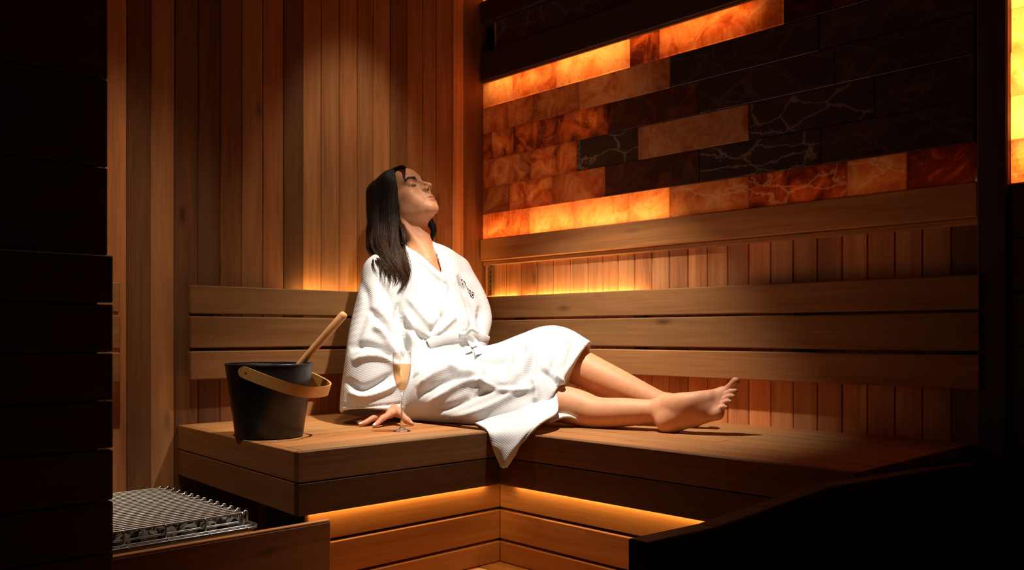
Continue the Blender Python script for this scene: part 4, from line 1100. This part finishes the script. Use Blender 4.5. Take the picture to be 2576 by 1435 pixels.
def head_surf(p, lift=.0005):
    """nearest skin point for a point in the head's frame"""
    q_ = h2w(p); r = HB.find_nearest(Vector(q_)); n_ = np.array(r[1]); c = np.array(r[0])
    if n_ @ (c - HC) < 0: n_ = -n_
    return c + n_ * lift
for s in (1, -1):
    bm = bmesh.new()
    arc = spline([(s * .0115, .092, .0175), (s * .022, .091, .0215), (s * .034, .084, .0240), (s * .046, .071, .0195)], 9)
    for i in range(170):
        t = i / 169; k = t * (len(arc) - 1); a = arc[int(k)] + (arc[min(int(k) + 1, len(arc) - 1)] - arc[int(k)]) * (k % 1)
        wd = .0050 * (1 - .6 * t ** 2) ; off_ = hs.uniform(-1, 1) * wd
        p0 = a + V3(0, 0, off_); p1 = p0 + V3(s * .0055, -.001, .0022 * (1 - 1.8 * t))
        tube_bm(bm, [head_surf(p0, -.0004), head_surf((p0 + p1) / 2, .0010), head_surf(p1, .0008)], [.00075, .00070, .0003], 4)
    o = bm_obj('eyebrow', bm, BROW, person, (0, 0, 0), True); o.location = -Vector(person.location)
    bm = bmesh.new()
    lash = spline([(s * .021, .0855, -.006), (s * .027, .0870, -.0082), (s * .033, .0870, -.0088), (s * .040, .0845, -.0078), (s * .046, .0795, -.004)], 5)
    for i in range(20):
        t = .10 + .72 * i / 19; k = t * (len(lash) - 1); a = lash[int(k)] + (lash[min(int(k) + 1, len(lash) - 1)] - lash[int(k)]) * (k % 1)
        p0 = head_surf(a, 0); dr = h2w(V3(s * (.0005 + .0025 * t), .0035, -.0032)) - HC
        tube_bm(bm, [p0, p0 + dr * .5 + up * -.0006, p0 + dr], [.0005, .0004, .00015], 4)
    o = bm_obj('eyelashes', bm, BROW, person, (0, 0, 0), True); o.location = -Vector(person.location)
GOLD = simple('gold', (.75, .52, .22), .25, 1.0)
bm = bmesh.new(); bmesh.ops.create_uvsphere(bm, u_segments=12, v_segments=8, radius=.0032)
bm_obj('ear_stud', bm, GOLD, person, h2w(V3(.0805, .001, -.038)), True)
print('person done', round(time.time() - _t0, 1))
# ------------------------------------------------------------------ bucket, ladle, glass
BLK = simple('black_aluminium', (0.010, 0.010, 0.011), 0.38, 0.0, 0.5, 0.1, 30)
BIRCH = wood('pale_wood', 0, (0.60, 0.33, 0.13), (0.86, 0.55, 0.26), 0.42, 0.1, False)
BAMB = wood('bamboo_strip', 0, (0.62, 0.32, 0.09), (0.86, 0.50, 0.17), 0.4, 0.05, False)
def glass_mat(name, colr, ior, rough=0.0):
    m, nt, out = nmat(name)
    b = N(nt, 'ShaderNodeBsdfGlass', IOR=ior, Roughness=rough); b.inputs['Color'].default_value = (*colr, 1)
    L(nt, b.outputs[0], out.inputs[0]); return m
db = 2.213
bc = P(678, CY + (ZC - ZB) / db * F, db)
bucket = tag(empty('bucket', (bc[0], bc[1], ZB)), 'black sauna bucket with a bent wood handle on the bench end', 'bucket')
rb, rtp, hb_ = .0834, .1087, .1855
o = bm_obj('body', lathe_bm([(0, .0), (rb - .004, 0), (rb, .003), (rtp - .0006, hb_ - .003), (rtp - .001, hb_), (rtp - .004, hb_), (rb - .002, .006), (0, .006)], 72), BLK, bucket, (bc[0], bc[1], ZB + .0005), True)
o = bm_obj('rim', lathe_bm([(rtp - .005, hb_ - .004), (rtp + .0008, hb_ - .004), (rtp + .0014, hb_ - .001), (rtp - .001, hb_ + .0012), (rtp - .005, hb_)], 72), BLK, bucket, (bc[0], bc[1], ZB + .0005), True)
nn = -0.97 * fw - 0.24 * rt; ss = -0.24 * fw + 0.97 * rt
bm = bmesh.new(); rows = []
NS = 90
hc = np.array([bc[0], bc[1], ZB + .166])
for i in range(NS + 1):
    u = i / NS; a = -0.14 + u * (math.pi + .28)
    ca, sa = math.cos(a), math.sin(a)
    k = (abs(ca) ** 3.0 + abs(sa) ** 3.0) ** (-1 / 3.0)
    p = hc + nn * .1125 * ca * k + (ss * .146 - up * .050) * sa * k
    tt = min(1, .02 + min(u, 1 - u) * .42 / .0145); wdt = .0145 * math.sqrt(1 - (1 - tt) ** 2)
    wdir = up * .94 + ss * .30
    tn_ = (ss * .0 + nn * ca * k + ss * sa * k); tn_ /= np.linalg.norm(tn_)
    rows.append([bm.verts.new(p + wdir * wdt * sx + tn_ * th) for sx, th in ((-1, 0), (1, 0), (1, -.0045), (-1, -.0045))])
for A, B in zip(rows, rows[1:]):
    for k in range(4): bm.faces.new((A[k], A[(k + 1) % 4], B[(k + 1) % 4], B[k]))
bm.faces.new(rows[0]); bm.faces.new(rows[-1][::-1])
bmesh.ops.recalc_face_normals(bm, faces=bm.faces)
hd = bm_obj('handle', bm, BAMB, bucket, (0, 0, 0)); hd.location = -Vector(bucket.location); hd['label'] = 'bent pale wood carrying handle'
for s in (1, -1):
    pv = hc + nn * s * .1135
    bm = bmesh.new(); bmesh.ops.create_uvsphere(bm, u_segments=16, v_segments=8, radius=.006)
    bm_obj('rivet', bm, STEEL, bucket, pv - nn * s * .006, True)
bm = bmesh.new()
pe = P(868, 788, 2.24); pb = P(757, 915, 2.235)
dirv = (pe - pb) / np.linalg.norm(pe - pb)
lo = pb - dirv * .115
hi = pe
tube_bm(bm, [Vector(lo + (hi - lo) * t) for t in (0, .35, .75, .965, .99, 1.0)], [.0085, .0095, .0105, .0108, .0095, .006], 20)
ladle = tag(empty('ladle', lo), 'pale round-handled wooden ladle standing in the black bucket', 'ladle')
sh = bm_obj('handle', bm, BIRCH, ladle, (0, 0, 0), True); sh.location = -Vector(lo)
bm_ = lathe_bm([(0, -.012), (.022, -.010), (.030, .004), (.032, .016), (.029, .016), (.026, .003), (0, -.006)], 32)
bm_obj('scoop', bm_, BIRCH, ladle, lo, True)
dg = 2.33
gc = P(1011, CY + (ZC - ZB) / dg * F, dg)
def gz(y): return ZC - (y - CY) / F * dg - ZB
H = gz(887); zb1 = gz(986); zl = gz(917)
def thin_glass(name, ctr, edge, refl):
    """clear wall of a glass or a clear liquid: coloured at the rim where one looks through more of it"""
    m, nt, out = nmat(name)
    lw = N(nt, 'ShaderNodeLayerWeight', Blend=.5)
    p = fmath(nt, 'POWER', lw.outputs['Facing'], 3.0)
    tr = N(nt, 'ShaderNodeBsdfTransparent'); gl = N(nt, 'ShaderNodeBsdfGlossy', Roughness=.03); mx = N(nt, 'ShaderNodeMixShader')
    L(nt, mixc(nt, ctr, edge, p), tr.inputs['Color'])
    L(nt, fmath(nt, 'ADD', fmath(nt, 'MULTIPLY', p, refl), .035), mx.inputs[0]); L(nt, tr.outputs[0], mx.inputs[1]); L(nt, gl.outputs[0], mx.inputs[2]); L(nt, mx.outputs[0], out.inputs[0]); return m
GL = glass_mat('clear_glass', (1, 1, 1), 1.45); THIN = thin_glass('thin_glass', (.975, .97, .96), (.70, .66, .62), .35); WINE = thin_glass('sparkling_wine', (.97, .74, .52), (.80, .50, .28), .25)
flute = tag(empty('champagne_flute', (gc[0], gc[1], ZB)), 'tall champagne flute of sparkling wine standing by her hand', 'glass')
R = .0252
bowl = [(.0035, zb1 - .006), (.008, zb1), (.0165, zb1 + .018), (.0225, zb1 + .042), (.0248, zb1 + .066), (R, zb1 + .085), (.0243, H)]
inner = [(.0235, H), (R - .0010, zb1 + .085), (.0238, zb1 + .066), (.0214, zb1 + .042), (.0153, zb1 + .019), (.006, zb1 + .004), (0, zb1 + .002)]
outer = [(0, .0006), (.0235, .0006), (.024, .0018), (.018, .004), (.009, .0075), (.0042, .014), (.0034, .03), (.0034, zb1 - .02)]
bm_obj('stem', lathe_bm(outer + [(.0036, zb1 - .008), (.006, zb1 - .002), (.0062, zb1 + .0005), (0, zb1 + .0012)], 64), GL, flute, (gc[0], gc[1], ZB), True)
bm_obj('bowl', lathe_bm(bowl[1:] + inner[:-1], 64), THIN, flute, (gc[0], gc[1], ZB), True)
wi = [(0, zb1 + .0025), (.0058, zb1 + .0045), (.0151, zb1 + .0192), (.0212, zb1 + .042), (.0236, zb1 + .066), (.0240, zl - .0004), (.0236, zl), (0, zl)]
bm_obj('sparkling_wine', lathe_bm(wi, 64), WINE, flute, (gc[0], gc[1], ZB), True)
# ------------------------------------------------------------------ heater with steel grille and stones
ZG = ZC - .383
fr_ = onz(613, 1291, ZG); br_ = onz(428, 1226, ZG)
hx1 = (fr_[0] + br_[0]) / 2; hy0 = fr_[1]; hy1 = br_[1]
hx0 = hx1 - .46
ztray = ZG - .030
heater = tag(empty('sauna_heater', ((hx0 + hx1) / 2, (hy0 + hy1) / 2, 0)), 'sauna heater with a flat stainless steel wire grille beside the bench', 'heater')
box('body', (hx0 - .0, hx1 + .0), (hy0 - .0, hy1 + .0), (0.0, ztray - .006), simple('heater_body', (.03, .028, .026), .5, .3), heater, .004)
def rect_tube(name, x0, x1, y0, y1, z, r, rc=.02):
    bm = bmesh.new(); pts = []
    for cx_, cy_, a0 in ((x1 - rc, y1 - rc, 0), (x0 + rc, y1 - rc, 90), (x0 + rc, y0 + rc, 180), (x1 - rc, y0 + rc, 270)):
        for k in range(6):
            a = math.radians(a0 + k * 18); pts.append((cx_ + rc * math.cos(a), cy_ + rc * math.sin(a), z))
    tube_bm(bm, pts, r, 8, closed=True); o = bm_obj(name, bm, STEEL, heater, (0, 0, 0), True); o.location = -Vector(heater.location); return o
e_ = .024
bm = bmesh.new(); tray_z = ztray - .004
def tray_plate():
    bm = bmesh.new()
    rc = .03
    def loop(x0, x1, y0, y1, z):
        out = []
        for cx_, cy_, a0 in ((x1 - rc, y1 - rc, 0), (x0 + rc, y1 - rc, 90), (x0 + rc, y0 + rc, 180), (x1 - rc, y0 + rc, 270)):
            for k in range(6):
                a = math.radians(a0 + k * 18); out.append(bm.verts.new((cx_ + rc * math.cos(a), cy_ + rc * math.sin(a), z)))
        return out
    ls = [loop(hx0 - e_ + .012, hx1 + e_ - .012, hy0 - e_ + .012, hy1 + e_ - .012, ztray - .016), loop(hx0 - e_, hx1 + e_, hy0 - e_, hy1 + e_, ztray - .003), loop(hx0 - e_ + .003, hx1 + e_ - .003, hy0 - e_ + .003, hy1 + e_ - .003, ztray - .0025), loop(hx0 - .004, hx1 + .004, hy0 - .004, hy1 + .004, ztray - .006)]
    for A, B in zip(ls, ls[1:]):
        for k in range(len(A)): bm.faces.new((A[k], A[(k + 1) % len(A)], B[(k + 1) % len(A)], B[k]))
    bm.faces.new(ls[0][::-1]); bm.faces.new(ls[-1])
    bmesh.ops.recalc_face_normals(bm, faces=bm.faces)
    return bm
o = bm_obj('tray', tray_plate(), STEEL, heater, (0, 0, 0)); o.location = -Vector(heater.location)
rect_tube('edge_wire', hx0 - e_ + .002, hx1 + e_ - .002, hy0 - e_ + .002, hy1 + e_ - .002, ztray + .0005, .0028, .03)
rect_tube('edge_wire', hx0 - .012, hx1 + .012, hy0 - .012, hy1 + .012, ztray + .004, .0024, .02)
rect_tube('edge_wire', hx0 - .001, hx1 + .001, hy0 - .001, hy1 + .001, ztray + .012, .0022, .012)
NW = 26
for i in range(NW):
    y = hy0 + (hy1 - hy0) * i / (NW - 1)
    bm = bmesh.new()
    tube_bm(bm, [(hx0, y, ZG - .012), (hx0, y, ZG - .002), (hx0 + .003, y, ZG), (hx1 - .008 - .012 * (i % 2), y, ZG), (hx1 - .005 - .012 * (i % 2), y, ZG + .004), (hx1 - .001 - .012 * (i % 2), y, ZG + .003), (hx1 - .012 * (i % 2), y, ZG - .003), (hx1 - .012 * (i % 2), y, ztray + .012 if i % 3 == 0 else ZG - .014)], .0026, 6)
    o = bm_obj('wire', bm, STEEL, heater, (0, 0, 0), True); o.location = -Vector(heater.location)
for fx in (.02, .3, .55, .8, .985):
    x = hx0 + (hx1 - hx0) * fx
    for dx in (-.007, .007) if fx == .8 else (0,):
        bm = bmesh.new(); tube_bm(bm, [(x + dx, hy0 - .002, ZG - .0034), (x + dx, hy1, ZG - .0034)], .0018, 5)
        o = bm_obj('cross_rod', bm, STEEL, heater, (0, 0, 0), True); o.location = -Vector(heater.location)
for i in range(6):
    x = hx1 - .012 - i * .082
    bm = bmesh.new(); tube_bm(bm, [(x, hy0 + .01, ZG + .001), (x, hy0 - .002, ZG + .001), (x, hy0 - .004, ZG - .003), (x, hy0 - .004, ztray + .004), (x, hy0 - .03, ztray + .001)], .0024, 6)
    o = bm_obj('bracket_wire', bm, STEEL, heater, (0, 0, 0), True); o.location = -Vector(heater.location)
rs = random.Random(3)
stones = []
for j in range(3):
    bm = bmesh.new(); bmesh.ops.create_icosphere(bm, subdivisions=2, radius=1.0)
    for v in bm.verts:
        n_ = v.co.normalized(); v.co *= 1 + .22 * math.sin(3.1 * n_.x + j * 2) * math.cos(2.7 * n_.y - j) + .10 * math.sin(5 * n_.z + 4 * n_.x + j)
    me = bpy.data.meshes.new('stone'); bm.to_mesh(me); bm.free(); me.materials.append(STONE); stones.append(me)
cnt = 0
for gx in range(10):
    for gy in range(9):
        x = hx0 + .03 + gx * .0445 + rs.uniform(-.006, .006); y = hy0 + .016 + gy * .048 + rs.uniform(-.005, .005)
        if x > hx1 - .012 or y > hy1 - .015: continue
        o = mesh_obj('stone', stones[cnt % 3], None, None, (x, y, ztray + .0085))
        s = rs.uniform(.016, .0195); o.scale = (s * rs.uniform(.9, 1.1), s * rs.uniform(.9, 1.1), .0135); o.rotation_euler = (0, 0, rs.uniform(0, 6))
        tag(o, 'grey sauna stone lying under the steel wire grille of the heater', 'stone', 'stones in the heater'); cnt += 1
